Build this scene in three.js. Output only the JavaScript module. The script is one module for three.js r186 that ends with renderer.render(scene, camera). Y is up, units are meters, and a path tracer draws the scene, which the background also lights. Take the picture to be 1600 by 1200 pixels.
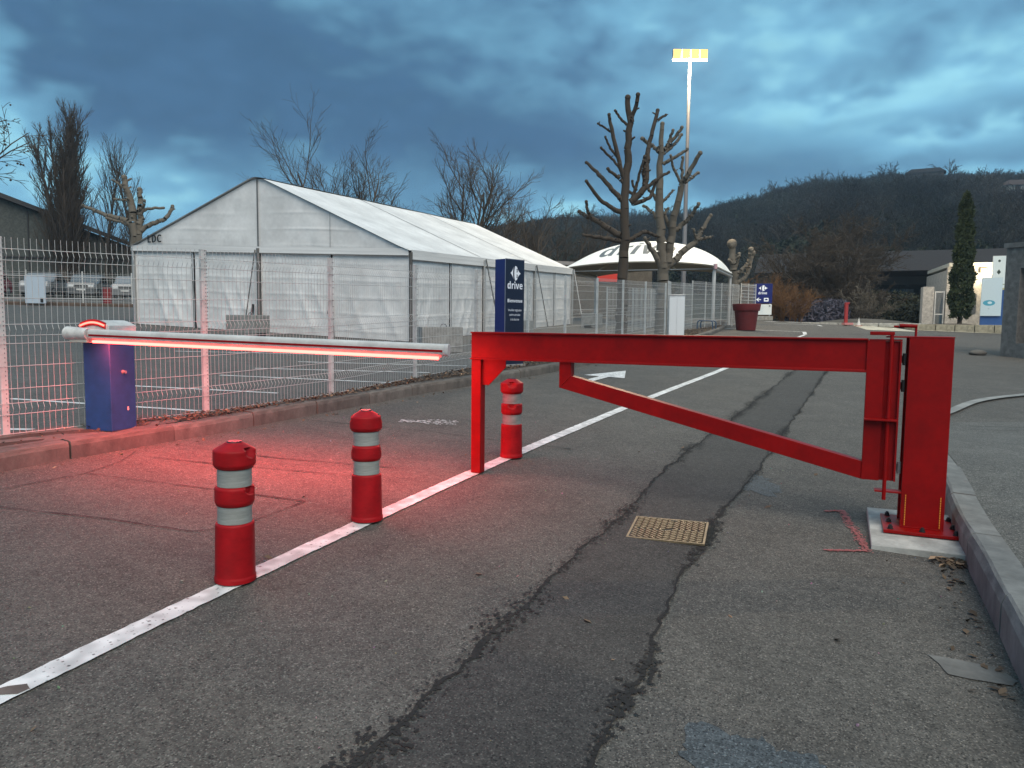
import * as THREE from 'three';
import { mergeGeometries } from 'three/addons/utils/BufferGeometryUtils.js';
import { RoundedBoxGeometry } from 'three/addons/geometries/RoundedBoxGeometry.js';
import { RectAreaLightUniformsLib } from 'three/addons/lights/RectAreaLightUniformsLib.js';
import { ImprovedNoise } from 'three/addons/math/ImprovedNoise.js';
import { FontLoader } from 'three/addons/loaders/FontLoader.js';
import { TextGeometry } from 'three/addons/geometries/TextGeometry.js';

/* ---------------------------------------------------------------- camera, sky, sun, exposure */
const scene = new THREE.Scene();
const renderer = new THREE.WebGLRenderer({ antialias: true });
renderer.toneMapping = THREE.LinearToneMapping;
renderer.toneMappingExposure = 2.3;
renderer.shadowMap.enabled = true;
const R = (d) => (d * Math.PI) / 180;
const EYE = 1.6, camera = new THREE.PerspectiveCamera(54.55, 4 / 3, 0.1, 4000);
{ // held at eye height, tipped 4.8 degrees down and 0.6 degrees off level
  const p = R(4.8), r = R(0.6), fw = new THREE.Vector3(0, -Math.sin(p), -Math.cos(p)), rt = new THREE.Vector3(1, 0, 0);
  const up = rt.clone().cross(fw), up2 = up.clone().multiplyScalar(Math.cos(r)).addScaledVector(rt, -Math.sin(r));
  camera.position.set(0, EYE, 0); camera.up.copy(up2); camera.lookAt(camera.position.clone().add(fw)); camera.updateMatrixWorld();
}
function rngOf(seed) { let a = seed >>> 0; return () => { a = (a + 0x6d2b79f5) | 0; let t = Math.imul(a ^ (a >>> 15), 1 | a); t = (t + Math.imul(t ^ (t >>> 7), 61 | t)) ^ t; return ((t ^ (t >>> 14)) >>> 0) / 4294967296; }; }
const hash3 = (x, y, z) => { let h = Math.imul(x, 374761393) ^ Math.imul(y, 668265263) ^ Math.imul(z, 2147483647 - 59); h = Math.imul(h ^ (h >>> 13), 1274126177); return ((h ^ (h >>> 16)) >>> 0) / 4294967296; };
const sm = (t) => t * t * (3 - 2 * t), lerp = (a, b, t) => a + (b - a) * t, clamp = (v, a = 0, b = 1) => Math.min(b, Math.max(a, v)), sstep = (a, b, v) => sm(clamp((v - a) / (b - a)));
function vnoise(x, y, z = 0, wrap = 0) {
  const X = Math.floor(x), Y = Math.floor(y), Z = Math.floor(z), u = sm(x - X), v = sm(y - Y), w = sm(z - Z), m = (i) => (wrap ? ((i % wrap) + wrap) % wrap : i);
  const h = (i, j, k) => hash3(m(X + i), m(Y + j), Z + k);
  return lerp(lerp(lerp(h(0, 0, 0), h(1, 0, 0), u), lerp(h(0, 1, 0), h(1, 1, 0), u), v), lerp(lerp(h(0, 0, 1), h(1, 0, 1), u), lerp(h(0, 1, 1), h(1, 1, 1), u), v), w);
}
const fbm = (x, y, z = 0, o = 4) => { let s = 0, a = 0.5, n = 0; for (let i = 0; i < o; i++) { s += a * vnoise(x, y, z + i * 7); n += a; a *= 0.5; x *= 2.03; y *= 2.03; z *= 2.03; } return s / n; };
{ // dusk sky: broken cloud decks over clearer blue air
  const w = 2048, h = 1024, d = new Float32Array(w * h * 4), pn = new ImprovedNoise();
  const pf = (x, y, z, o) => { let s = 0, a = 0.5; for (let i = 0; i < o; i++) { s += a * pn.noise(x, y, z); a *= 0.53; const t = x * 1.62 + y * 1.2; y = y * 1.62 - x * 1.2 + 3.1; x = t; z = z * 2.02 + 1.7; } return s; };
  // cloud banks and gaps: azimuth, elevation, widths (degrees), weight
  const banks = [[-13, 15.5, 17, 5, 0.48], [-22, 16, 12, 4.5, 0.22], [-1, 16, 7, 3, 0.14], [-3, 12.5, 9, 2.6, 0.26], [-27, 18, 10, 4.5, 0.3], [-9, 10.6, 15, 1.3, 0.2], [-14, 21, 14, 2, 0.14], [3.5, 12, 3, 1.7, 0.3], [12, 10, 7, 1.7, 0.36], [20, 10.2, 6, 1.1, 0.3], [31, 13.4, 6, 0.9, 0.42], [29, 10.8, 5, 0.9, 0.34], [12.5, 13.6, 3, 0.6, 0.2], [-36, 12, 4.5, 2.4, -0.5], [-29, 10, 6, 2, -0.3],
    [-22, 7.4, 10, 1.0, -0.3], [-6, 7.7, 12, 0.8, -0.24], [20, 18.5, 17, 3.6, -0.2], [25, 14.6, 6, 0.9, -0.55], [29.5, 12.1, 3.5, 0.6, -0.6], [6.5, 17, 4, 3.5, -0.22], [33, 9.7, 6, 0.5, -0.3], [14, 8.0, 8, 0.6, -0.15]];
  for (let j = 0; j < h; j++) {
    const el = ((j + 0.5) / h - 0.5) * Math.PI, y = Math.sin(el), c = Math.cos(el);
    for (let i = 0; i < w; i++) {
      const a = ((i + 0.5) / w - 0.5) * 2 * Math.PI, x = Math.cos(a) * c, z = Math.sin(a) * c, o = (j * w + i) * 4;
      if (y < -0.03) { d[o] = 0.045; d[o + 1] = 0.085; d[o + 2] = 0.12; d[o + 3] = 1; continue; }
      const k = 1 / (Math.max(y, 0) + 0.16), az = (Math.atan2(x, -z) * 180) / Math.PI, e = (el * 180) / Math.PI;
      const n = pf(x * k * 1.1 + 3, z * k * 1.1, 1.3, 5), wx = pf(x * 5, y * 9 + 4, z * 5, 3), mid = pf(x * 6.2 + wx * 0.3, y * 14 + wx * 0.5, z * 6.2, 4), fine = pf(x * 19 + wx * 0.6, y * 40 + wx, z * 19, 4);
      let s = 0; for (const b of banks) { const p = (az - b[0] + mid * 8) / b[2], q = (e - b[1] + mid * 3 + fine * 1.2) / b[3]; s += b[4] * Math.exp(-0.5 * (p * p + q * q)); }
      const t = 0.31 + n * 0.4 + s * 0.84 + mid * 0.95 + fine * 0.5, g = sstep(-0.08, 0.98, t) * lerp(0.66, 1, sstep(9, 13, e)), q = sstep(0.22, -0.28, t);
      const L = [lerp(0.185, 0.054, g) + 0.12 * q, lerp(0.44, 0.13, g) + 0.21 * q, lerp(0.63, 0.24, g) + 0.17 * q];
      for (let m = 0; m < 3; m++) d[o + m] = (L[m] * 1.2 * (1 + fine * 0.22 + mid * 0.12)) / 2.3;
      d[o + 3] = 1;
    }
  }
  const t = new THREE.DataTexture(d, w, h, THREE.RGBAFormat, THREE.FloatType);
  t.mapping = THREE.EquirectangularReflectionMapping; t.magFilter = t.minFilter = THREE.LinearFilter; t.needsUpdate = true;
  scene.background = t; scene.environment = t;
}
const sun = new THREE.DirectionalLight(new THREE.Color().setRGB(1, 0.87, 0.72), 1.45); // last daylight, spread wide by the cloud
sun.position.set(14, 52, 36); sun.target.position.set(0, 0, -8); sun.castShadow = true; sun.shadow.radius = 110; sun.shadow.mapSize.set(2048, 2048);
Object.assign(sun.shadow.camera, { left: -45, right: 45, top: 45, bottom: -45, near: 1, far: 160 });
scene.add(sun, sun.target);

/* ---------------------------------------------------------------- helpers */
const V = (x, y, z) => new THREE.Vector3(x, y, z);
const sat = (d) => (d < 45 ? d : 45 + 7 * (1 - Math.exp(-(d - 45) / 7))), cxx = (x) => (Math.abs(x) < 30 ? x : Math.sign(x) * (30 + 10 * (1 - Math.exp(-(Math.abs(x) - 30) / 10))));
const G = (x, z) => 0.0456 * sat(-z) - 0.0223 * cxx(x);          // the ground climbs away from the camera
const W = (x, z, h = 0) => V(x, G(x, z) + h, z);
const C3 = (r, g, b) => new THREE.Color().setRGB(r, g, b);
const mat = (r, g, b, rough = 0.8, more = {}) => new THREE.MeshStandardMaterial({ color: C3(r, g, b), roughness: rough, ...more });
const paintM = (r, g, b, rough, more) => new THREE.MeshPhysicalMaterial({ color: C3(r, g, b), roughness: rough, specularIntensity: 0.4, ...more });
const taken = {};
function numbered(n) { const k = taken[n] = (taken[n] ?? -1) + 1; return k ? `${n}_${String(k).padStart(3, '0')}` : n; }
function tag(o, label, category, group, kind) { o.userData.label = label; if (category) o.userData.category = category; if (group) o.userData.group = group; if (kind) o.userData.kind = kind; return o; }
function thing(name, label, category, pos = V(0, 0, 0), turn = 0, group) {
  const o = new THREE.Group(); o.name = numbered(name); o.position.copy(pos); o.rotation.y = turn; scene.add(o); return tag(o, label, category, group);
}
function clean(g) { const n = g.index ? g.toNonIndexed() : g; for (const k of Object.keys(n.attributes)) if (!['position', 'normal', 'uv', 'color'].includes(k)) n.deleteAttribute(k); if (!n.attributes.uv) n.setAttribute('uv', new THREE.BufferAttribute(new Float32Array(n.attributes.position.count * 2), 2)); return n; }
const join = (gs) => (Array.isArray(gs) ? (gs.length === 1 ? gs[0] : mergeGeometries(gs.map(clean))) : gs);
function part(parent, name, gs, m, label) {                       // geometry in the parent's own axes
  const o = new THREE.Mesh(join(gs), m); o.name = parent === scene ? numbered(name) : name; o.castShadow = o.receiveShadow = true; parent.add(o); if (label) o.userData.label = label; return o;
}
function partW(parent, name, gs, m, label) {                      // geometry given in world axes
  const g = join(gs); parent.updateWorldMatrix(true, false); g.applyMatrix4(parent.matrixWorld.clone().invert()); return part(parent, name, g, m, label);
}
function struct(name, gs, m) { const o = part(scene, name, gs, m); o.userData.kind = 'structure'; return o; }
function faceUV(g) { // uv in metres across each face
  const p = g.attributes.position, n = g.attributes.normal, u = new Float32Array(p.count * 2); for (let i = 0; i < p.count; i++) { const a = Math.abs(n.getX(i)), b = Math.abs(n.getY(i)), c = Math.abs(n.getZ(i)); u[2 * i] = a > b && a > c ? p.getZ(i) : p.getX(i); u[2 * i + 1] = b > a && b > c ? p.getZ(i) : p.getY(i); } g.setAttribute('uv', new THREE.BufferAttribute(u, 2)); return g;
}
function upward(g) { // a sheet whose faces look up
  g.computeVertexNormals(); const n = g.attributes.normal; let s = 0; for (let i = 0; i < n.count; i++) s += n.getY(i); if (s < 0) { const k = g.index.array; for (let i = 0; i < k.length; i += 3) { const t = k[i]; k[i] = k[i + 1]; k[i + 1] = t; } g.computeVertexNormals(); } return g;
}
function bx(w, h, d, x = 0, y = 0, z = 0, ry = 0, bev = 0) { // y: bottom
  const g = bev ? new RoundedBoxGeometry(w, h, d, 1, bev) : new THREE.BoxGeometry(w, h, d); g.translate(x, y + h / 2, z); faceUV(g); if (ry) { g.translate(-x, 0, -z); g.rotateY(ry); g.translate(x, 0, z); } return g;
}
function rod(a, b, r0, r1 = r0, n = 8, caps = true) { const d = b.clone().sub(a), l = d.length(), g = new THREE.CylinderGeometry(r1, r0, l, n, 1, !caps); g.applyQuaternion(new THREE.Quaternion().setFromUnitVectors(V(0, 1, 0), d.normalize())); g.translate((a.x + b.x) / 2, (a.y + b.y) / 2, (a.z + b.z) / 2); return g; }
function plate(pts, depth, bevel = 0) { const s = new THREE.Shape(pts.map((p) => new THREE.Vector2(p[0], p[1]))); const g = new THREE.ExtrudeGeometry(s, { depth, bevelEnabled: bevel > 0, bevelSize: bevel, bevelThickness: bevel, bevelSegments: 1 }); return g; }
function grid(nu, nv, f, closed = false) { // f(u,v) -> Vector3, uv = metres if f.uv
  const p = [], uv = [], ix = []; for (let j = 0; j <= nv; j++) for (let i = 0; i <= nu; i++) { const q = f(i / nu, j / nv); p.push(q.x, q.y, q.z); uv.push(...(q.t || [i / nu, j / nv])); }
  for (let j = 0; j < nv; j++) for (let i = 0; i < nu; i++) { const a = j * (nu + 1) + i, b = a + 1, c = a + nu + 1, d = c + 1; ix.push(a, b, c, b, d, c); }
  const g = new THREE.BufferGeometry(); g.setAttribute('position', new THREE.Float32BufferAttribute(p, 3)); g.setAttribute('uv', new THREE.Float32BufferAttribute(uv, 2)); g.setIndex(ix); g.computeVertexNormals(); return g;
}
function ribbon(L, Rr, h, uvs = 0.25) { // a sheet between two ground polylines of equal length, h above the ground, uv in metres
  const p = [], uv = [], ix = []; L.forEach((a, i) => { const b = Rr[i]; for (const q of [a, b]) { p.push(q[0], G(q[0], q[1]) + h, q[1]); uv.push(q[0] * uvs, q[1] * uvs); } if (i) { const k = 2 * i; ix.push(k - 2, k - 1, k, k - 1, k + 1, k); } });
  const g = new THREE.BufferGeometry(); g.setAttribute('position', new THREE.Float32BufferAttribute(p, 3)); g.setAttribute('uv', new THREE.Float32BufferAttribute(uv, 2)); g.setIndex(ix); return upward(g);
}
function dense(pts, step) { const o = []; for (let i = 0; i + 1 < pts.length; i++) { const [a, b] = [pts[i], pts[i + 1]], n = Math.max(1, Math.round(Math.hypot(b[0] - a[0], b[1] - a[1]) / step)); for (let k = 0; k < n; k++) o.push([lerp(a[0], b[0], k / n), lerp(a[1], b[1], k / n)]); } o.push(pts[pts.length - 1]); return o; }
function smoothPath(pts, n) { const c = new THREE.CatmullRomCurve3(pts.map((p) => V(p[0], 0, p[1]))); return c.getSpacedPoints(n).map((p) => [p.x, p.z]); }
function offset(pts, d) { return pts.map((p, i) => { const a = pts[Math.max(0, i - 1)], b = pts[Math.min(pts.length - 1, i + 1)], l = Math.hypot(b[0] - a[0], b[1] - a[1]); return [p[0] - ((b[1] - a[1]) / l) * d, p[1] + ((b[0] - a[0]) / l) * d]; }); }
const stripe = (pts, w, h = 0.006) => ribbon(offset(pts, -w / 2), offset(pts, w / 2), h);
class Tubes { // many tapered tubes gathered into one geometry
  constructor() { this.p = []; this.n = []; this.i = []; }
  seg(a, b, ra, rb, k = 4) {
    const d = b.clone().sub(a).normalize(), e = Math.abs(d.y) < 0.9 ? V(0, 1, 0) : V(1, 0, 0), u = e.cross(d).normalize(), v = d.clone().cross(u), s = this.p.length / 3;
    for (const [c, r] of [[a, ra], [b, rb]]) for (let i = 0; i < k; i++) { const t = (i / k) * 6.2832, x = Math.cos(t), y = Math.sin(t), nx = u.x * x + v.x * y, ny = u.y * x + v.y * y, nz = u.z * x + v.z * y; this.p.push(c.x + nx * r, c.y + ny * r, c.z + nz * r); this.n.push(nx, ny, nz); }
    for (let i = 0; i < k; i++) { const j = (i + 1) % k; this.i.push(s + i, s + j, s + k + i, s + j, s + k + j, s + k + i); }
  }
  line(pts, ra, rb, k) { for (let i = 0; i + 1 < pts.length; i++) { const t = i / (pts.length - 1), t2 = (i + 1) / (pts.length - 1); this.seg(pts[i], pts[i + 1], lerp(ra, rb, t), lerp(ra, rb, t2), k); } }
  get() { const g = new THREE.BufferGeometry(); g.setAttribute('position', new THREE.Float32BufferAttribute(this.p, 3)); g.setAttribute('normal', new THREE.Float32BufferAttribute(this.n, 3)); g.setAttribute('uv', new THREE.Float32BufferAttribute(new Float32Array((this.p.length / 3) * 2), 2)); g.setIndex(this.i); return g; }
}
/* textures */
function dataTex(size, fn, srgb = true, rep = true) { const d = new Uint8Array(size * size * 4); fn(d, size); const t = new THREE.DataTexture(d, size, size, THREE.RGBAFormat); t.magFilter = THREE.LinearFilter; t.minFilter = THREE.LinearMipmapLinearFilter; if (rep) t.wrapS = t.wrapT = THREE.RepeatWrapping; if (srgb) t.colorSpace = THREE.SRGBColorSpace; t.needsUpdate = true; return t; }
function mottled(size, cells, contrast, seed, tint = [1, 1, 1]) { // soft grain for concrete, canvas, paint (near white, multiplies the colour)
  return dataTex(size, (d, s) => { for (let j = 0; j < s; j++) for (let i = 0; i < s; i++) { let v = 0, a = 0.5, c = cells; for (let k = 0; k < 5; k++) { v += a * (vnoise((i / s) * c, (j / s) * c, seed + k, c) - 0.5); a *= 0.72; c *= 2; } const o = (j * s + i) * 4; for (let m = 0; m < 3; m++) d[o + m] = clamp(0.9 + v * contrast * (1 + (1 - tint[m]))) * 255 * (v < 0 ? 1 : 1); d[o + 3] = 255; } });
}
function asphalt(seed, stones, light, dark) { // 4 m of rolled aggregate: [colour, height]
  const s = 2048, v = new Float32Array(s * s), rnd = rngOf(seed);
  for (let j = 0; j < s; j++) for (let i = 0; i < s; i++) v[j * s + i] = 0.6 + 0.2 * (vnoise((i / s) * 512, (j / s) * 512, seed, 512) - 0.5) + 0.12 * (vnoise((i / s) * 128, (j / s) * 128, seed + 1, 128) - 0.5) + 0.08 * (vnoise((i / s) * 20, (j / s) * 20, seed + 2, 20) - 0.5) + 0.05 * (vnoise((i / s) * 6, (j / s) * 6, seed + 3, 6) - 0.5);
  for (let k = 0; k < stones; k++) { const x = rnd() * s, y = rnd() * s, q = rnd(), r = 0.7 + 2.1 * rnd() * rnd(), b = q < 0.42 ? -dark * rnd() : light * rnd() * (rnd() < 0.05 ? 2.2 : 0.8), e = 0.6 + rnd() * 0.8;
    for (let a = -3; a <= 3; a++) for (let c = -3; c <= 3; c++) if (a * a * e + (c * c) / e < r * r) { const o = (((y + a) & (s - 1)) * s) + ((x + c) & (s - 1)); v[o] = clamp(v[o] * 0.6 + (0.6 + b) * 0.4 + b * 0.3); } }
  const col = dataTex(s, (d) => { for (let o = 0; o < s * s; o++) { const c = clamp(v[o]) * 255; d[o * 4] = c; d[o * 4 + 1] = c * 0.985; d[o * 4 + 2] = c * 0.965; d[o * 4 + 3] = 255; } });
  return col;
}
const TEX = { road: asphalt(3, 420000, 0.6, 0.4), conc: mottled(512, 8, 0.3, 21), fab: mottled(512, 4, 0.16, 31), steel: mottled(512, 5, 0.22, 41), bark: mottled(256, 5, 0.9, 51) };
TEX.paint = dataTex(512, (d, s) => { const r = rngOf(8); for (let j = 0; j < s; j++) for (let i = 0; i < s; i++) { const v = clamp(0.9 + 0.22 * (vnoise((i / s) * 40, (j / s) * 40, 3, 40) - 0.5) + 0.14 * (vnoise((i / s) * 9, (j / s) * 9, 6, 9) - 0.5)) * 255, o = (j * s + i) * 4; d[o] = d[o + 1] = d[o + 2] = v; d[o + 3] = 255; } for (let k = 0; k < 2600; k++) { const x = r() * s, y = r() * s, q = 0.6 + 1.9 * r() * r() * r(), b = 70 + 110 * r(); for (let a = -3; a <= 3; a++) for (let c = -3; c <= 3; c++) if (a * a + c * c < q * q) { const o = ((((y + a) & (s - 1)) * s) + ((x + c) & (s - 1))) * 4; d[o] = d[o + 1] = d[o + 2] = b; } } }); // road paint, worn through in pits
const grainy = (t, o = {}) => ({ map: t, bumpMap: t, ...o });
const M = {
  road: mat(0.265, 0.255, 0.238, 0.86, grainy(TEX.road, { bumpScale: 0.006, vertexColors: true })),
  patch: mat(0.135, 0.13, 0.124, 0.84, grainy(TEX.road, { bumpScale: 0.004 })),
  lot: mat(0.24, 0.24, 0.23, 0.85, grainy(TEX.road, { bumpScale: 0.004 })),
  walk: mat(0.29, 0.29, 0.275, 0.86, grainy(TEX.road, { bumpScale: 0.004 })),
  crack: mat(0.022, 0.021, 0.02, 0.95, { map: TEX.conc }),
  line: mat(0.8, 0.8, 0.79, 0.6, { map: TEX.paint, bumpMap: TEX.road, bumpScale: 0.002 }),
  kerb: mat(0.15, 0.135, 0.118, 0.9, grainy(TEX.conc, { bumpScale: 0.006 })),
  conc: mat(0.3, 0.3, 0.285, 0.88, grainy(TEX.conc, { bumpScale: 0.004 })),
  pad: mat(0.46, 0.46, 0.43, 0.85, grainy(TEX.conc, { bumpScale: 0.004 })),
  soil: mat(0.055, 0.042, 0.032, 1, grainy(TEX.conc, { bumpScale: 0.03 })),
  red: paintM(0.29, 0.002, 0.002, 0.45, { map: TEX.steel, bumpMap: TEX.steel, bumpScale: 0.0006 }),
  plastic: paintM(0.38, 0.006, 0.01, 0.5, { map: TEX.steel, bumpMap: TEX.steel, bumpScale: 0.0005 }),
  white: mat(0.68, 0.68, 0.66, 0.45, { map: TEX.steel }),
  wire: mat(0.5, 0.5, 0.49, 0.5),
  blue: mat(0.018, 0.075, 0.24, 0.45, { map: TEX.steel }),
  navy: mat(0.008, 0.016, 0.12, 0.35),
  black: mat(0.012, 0.012, 0.013, 0.6),
  grey: mat(0.2, 0.2, 0.21, 0.6, { map: TEX.steel }),
  zinc: mat(0.42, 0.43, 0.44, 0.45, { metalness: 0.6, map: TEX.steel }),
  canvas: mat(0.82, 0.82, 0.81, 0.6, { map: TEX.fab }),
  bark: mat(0.085, 0.066, 0.05, 0.95, { map: TEX.bark }),
  paleBark: mat(0.2, 0.175, 0.14, 0.95, { map: TEX.bark }),
  twig: mat(0.06, 0.05, 0.041, 0.95),
};
M.twigB = mat(0.062, 0.049, 0.037, 0.95); M.twigO = mat(0.13, 0.065, 0.024, 0.9);

/* ---------------------------------------------------------------- ground, road, markings, kerbs */
{ // one ground sheet to the horizon, fine near the camera
  const axis = (lo, hi, fineLo, fineHi, step) => { const a = []; let v = fineLo; while (v > lo) { a.unshift(v); v -= Math.max(step, (fineLo - v) * 0.25); } a.unshift(lo); v = fineLo + step; while (v < fineHi) { a.push(v); v += step; } while (v < hi) { a.push(v); v += Math.max(step, (v - fineHi) * 0.25); } a.push(hi); return a; };
  const xs = axis(-1500, 1500, -6, 8, 0.2), zs = axis(-1500, 200, -18, -1.4, 0.2), p = [], uv = [], col = [], ix = [];
  for (const z of zs) for (const x of xs) {
    p.push(x, G(x, z), z); uv.push(x / 4, z / 4);
    const s = 0.92 + 0.16 * (fbm(x * 0.42 + 4, z * 0.42, 3, 4) - 0.5) + 0.12 * (fbm(x * 1.6, z * 1.6 + 8, 6, 3) - 0.5);
    col.push(s * 1.01, s, s * 0.985);
  }
  const nx = xs.length; for (let j = 0; j + 1 < zs.length; j++) for (let i = 0; i + 1 < nx; i++) { const a = j * nx + i, b = a + 1, c = a + nx, d = c + 1; ix.push(a, c, b, b, c, d); }
  const g = new THREE.BufferGeometry(); g.setAttribute('position', new THREE.Float32BufferAttribute(p, 3)); g.setAttribute('uv', new THREE.Float32BufferAttribute(uv, 2)); g.setAttribute('color', new THREE.Float32BufferAttribute(col, 3)); g.setIndex(ix); g.computeVertexNormals();
  tag(struct('road', g, M.road), 'grey asphalt road climbing gently away past the gate');
}
const wob = (seed, s, a) => (x, z) => (fbm(x * s + seed, z * s, seed, 3) - 0.5) * 2 * a;
function jag(pts, seed, amp, step = 0.05) { const d = dense(pts, step), w1 = wob(seed, 3.5, amp), w2 = wob(seed + 9, 16, amp * 0.6); return d.map(([x, z]) => [x + w1(x, z) + w2(x, z), z + 0.5 * w1(x + 7, z)]); }
const crL = jag([[-0.62, -1.9], [-0.46, -2.43], [-0.37, -2.7], [-0.25, -2.94], [-0.1, -3.29], [0.22, -3.98], [0.43, -4.5], [0.66, -4.95], [0.89, -5.42], [1.1, -5.97], [1.4, -6.65], [1.8, -7.5], [2.27, -8.41], [2.86, -9.55], [4.86, -13.58], [9.5, -23]], 5, 0.045);
const crR = jag([[0.12, -1.9], [0.29, -2.41], [0.42, -2.75], [0.58, -3.1], [0.74, -3.51], [0.93, -4.04], [1.13, -4.45], [1.36, -4.89], [1.57, -5.41], [1.91, -6.07], [2.2, -6.64], [2.55, -7.32], [3.7, -9.71], [6.23, -14.92], [10.2, -23]], 8, 0.04);
{ // the filled trench between its two ragged edges
  const n = 260, at = (a, t) => { const k = t * (a.length - 1), i = Math.min(a.length - 2, Math.floor(k)), f = k - i; return [lerp(a[i][0], a[i + 1][0], f), lerp(a[i][1], a[i + 1][1], f)]; };
  const L = [], Q = []; for (let i = 0; i <= n; i++) { L.push(at(crL, i / n)); Q.push(at(crR, i / n)); }
  tag(struct('road_patch', ribbon(L, Q, 0.004), M.patch), 'darker asphalt strip filling a trench along the road');
  const crackStrip = (path, w, seed, upto) => { const k = path.filter((q) => -q[1] < upto), wd = k.map(([x, z], i) => Math.max(0.004, w * (0.15 + 1.5 * Math.pow(fbm(x * 5 + seed, z * 5, seed, 3), 1.6) + 0.55 * (hash3(i, seed, 3) - 0.5)) * (1 + 0.9 * sstep(0.58, 0.75, fbm(x * 1.3, z * 1.3 + seed, seed, 2))))); const l = offset(k, -1), r = offset(k, 1);
    return ribbon(k.map((q, i) => [q[0] + (l[i][0] - q[0]) * wd[i] * 0.55, q[1] + (l[i][1] - q[1]) * wd[i] * 0.55]), k.map((q, i) => [q[0] + (r[i][0] - q[0]) * wd[i] * 0.5, q[1] + (r[i][1] - q[1]) * wd[i] * 0.5]), 0.008, 1.2); };
  // a crack: a thin broken core and crumbled edges
  const flake = (x, z, s, r, h) => { const k = 6, a0 = r() * 6, e = 0.5 + r(), c = Math.cos(a0), q = Math.sin(a0), p = [], ix = []; for (let j = 0; j < k; j++) { const t = (j / k) * 6.283, m = s * (0.55 + 0.9 * r()), u = Math.cos(t) * m * (1 + e * 0.6), v = Math.sin(t) * m, X = x + u * c - v * q, Z = z + u * q + v * c; p.push(X, G(X, Z) + h, Z); if (j > 1) ix.push(0, j, j - 1); } const g = new THREE.BufferGeometry(); g.setAttribute('position', new THREE.Float32BufferAttribute(p, 3)); g.setAttribute('uv', new THREE.Float32BufferAttribute(p.filter((_, i) => i % 3 !== 1), 2)); g.setIndex(ix); return upward(g); };
  const crumbs = (path, w, seed, upto, core) => { const r = rngOf(seed), out = [crackStrip(path, w * core, seed, upto)], k = path.filter((q) => -q[1] < upto); k.forEach(([x, z], i) => { const busy = sstep(0.3, 0.66, fbm(x * 1.7 + seed, z * 1.7, seed, 3)), n = Math.floor((5 + 14 * busy) * (0.6 + r())); for (let j = 0; j < n; j++) { const o = (r() + r() + r() - 1.5) * w * (0.45 + 1.1 * busy); out.push(flake(x + o + (r() - 0.5) * 0.02, z + o * 0.4 + (r() - 0.5) * 0.05, 0.0022 + 0.0052 * r() * (0.5 + busy), r, 0.0085 + 0.002 * r())); } }); return out; };
  tag(struct('road_crack', crumbs(crL, 0.056, 4, 17, 0.3), M.crack), 'ragged black crack along the trench edge beside the white line');
  tag(struct('road_crack', crumbs(crR, 0.034, 14, 20, 0.5), M.crack), 'ragged black crack along the trench edge beside the gate post');
  const thin = (pts, seed, w = 0.014) => crackStrip(jag(pts, seed, 0.012, 0.04), w, seed, 60);
  [[[[-4.4, -4.8], [-3.75, -5.39], [-3.41, -5.9], [-3.35, -6.3], [-3.41, -6.7]], 'road_crack'], [[[-3.41, -5.9], [-2.27, -5.56], [-1.68, -5.38], [-1.5, -5.32], [-1.75, -4.75], [-2.01, -4.6]]], [[[-4.3, -5.15], [-3.47, -4.97], [-2.6, -4.78], [-2.01, -4.6]]], [[[-3.2, -6.5], [-2.4, -6.3], [-1.26, -6.08]]], [[[-2.95, -6.9], [-2.1, -6.62], [-1.0, -6.4]]], [[[-2.3, -8.5], [-1.0, -8.1], [0.6, -7.4]]], [[[9, -30.5], [16, -33.5], [26, -37.5]]], [[[1.5, -10.2], [3, -9.7]]]].forEach(([pts], i) => tag(struct('road_crack', thin(pts, 30 + i, i === 6 ? 0.09 : 0.011), M.crack), ['thin crack running from the kerb below the blue cabinet', 'saw-cut loop joint in the lane under the barrier arm', 'thin joint crossing the lane behind the bollard away from the gate', 'thin joint crossing the lane straight below the barrier arm', 'thin joint parallel to the kerb beyond the barrier arm', 'thin joint crossing the lane beyond the bollards', 'dark seam across the road beyond the red planter', 'short crack in the road seen under the gate beam'][i]));
}
// painted markings, each with worn edges
function paint(pts, w, seed, wear = 0.012, h = 0.009) { const d = dense(pts, 0.035), a = offset(d, -w / 2), b = offset(d, w / 2), k = (q, i, s) => { const e = (hash3(i, seed, s) - 0.5) * wear * 0.55 + (fbm(q[0] * 2, q[1] * 2, seed + s, 2) - 0.5) * wear * 0.5; return e; }; return ribbon(a.map((q, i) => { const e = k(q, i, 1); return [q[0] + e, q[1] + e * 0.4]; }), b.map((q, i) => { const e = k(q, i, 2); return [q[0] + e, q[1] + e * 0.4]; }), h, 0.5); }
const laneLine = smoothPath([[-2.35, -1.8], [-1.92, -2.71], [-1.73, -3.17], [-1.46, -3.8], [-0.97, -4.91], [-0.51, -5.93], [0.0, -7.01], [0.74, -8.53], [1.87, -10.8], [4.76, -16.39], [8.3, -23.6], [12.42, -31.69]], 120);
tag(struct('lane_line', paint(laneLine, 0.125, 2), M.line), 'long white lane line that the three bollards stand on');
tag(struct('stop_line', paint([[9.9, -34.8], [13.3, -34.05], [12.5, -31.9]], 0.16, 5, 0.01), M.line), 'white stop line and corner at the far end of the lane');
tag(struct('corner_line', paint([[15.2, -43.5], [17.6, -43.1], [17.2, -41.6]], 0.16, 6, 0.01), M.line), 'short white corner marking before the far junction');
for (let i = 0; i < 7; i++) { const x = 15.6 + i * 1.55, z = -46.2 - i * 0.5; const o = struct('give_way_dash', paint([[x, z], [x + 0.85, z - 0.27]], 0.42, 20 + i, 0.02), M.line); tag(o, 'white dash of the broken give way line at the junction', null, 'give way dashes'); }
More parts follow.
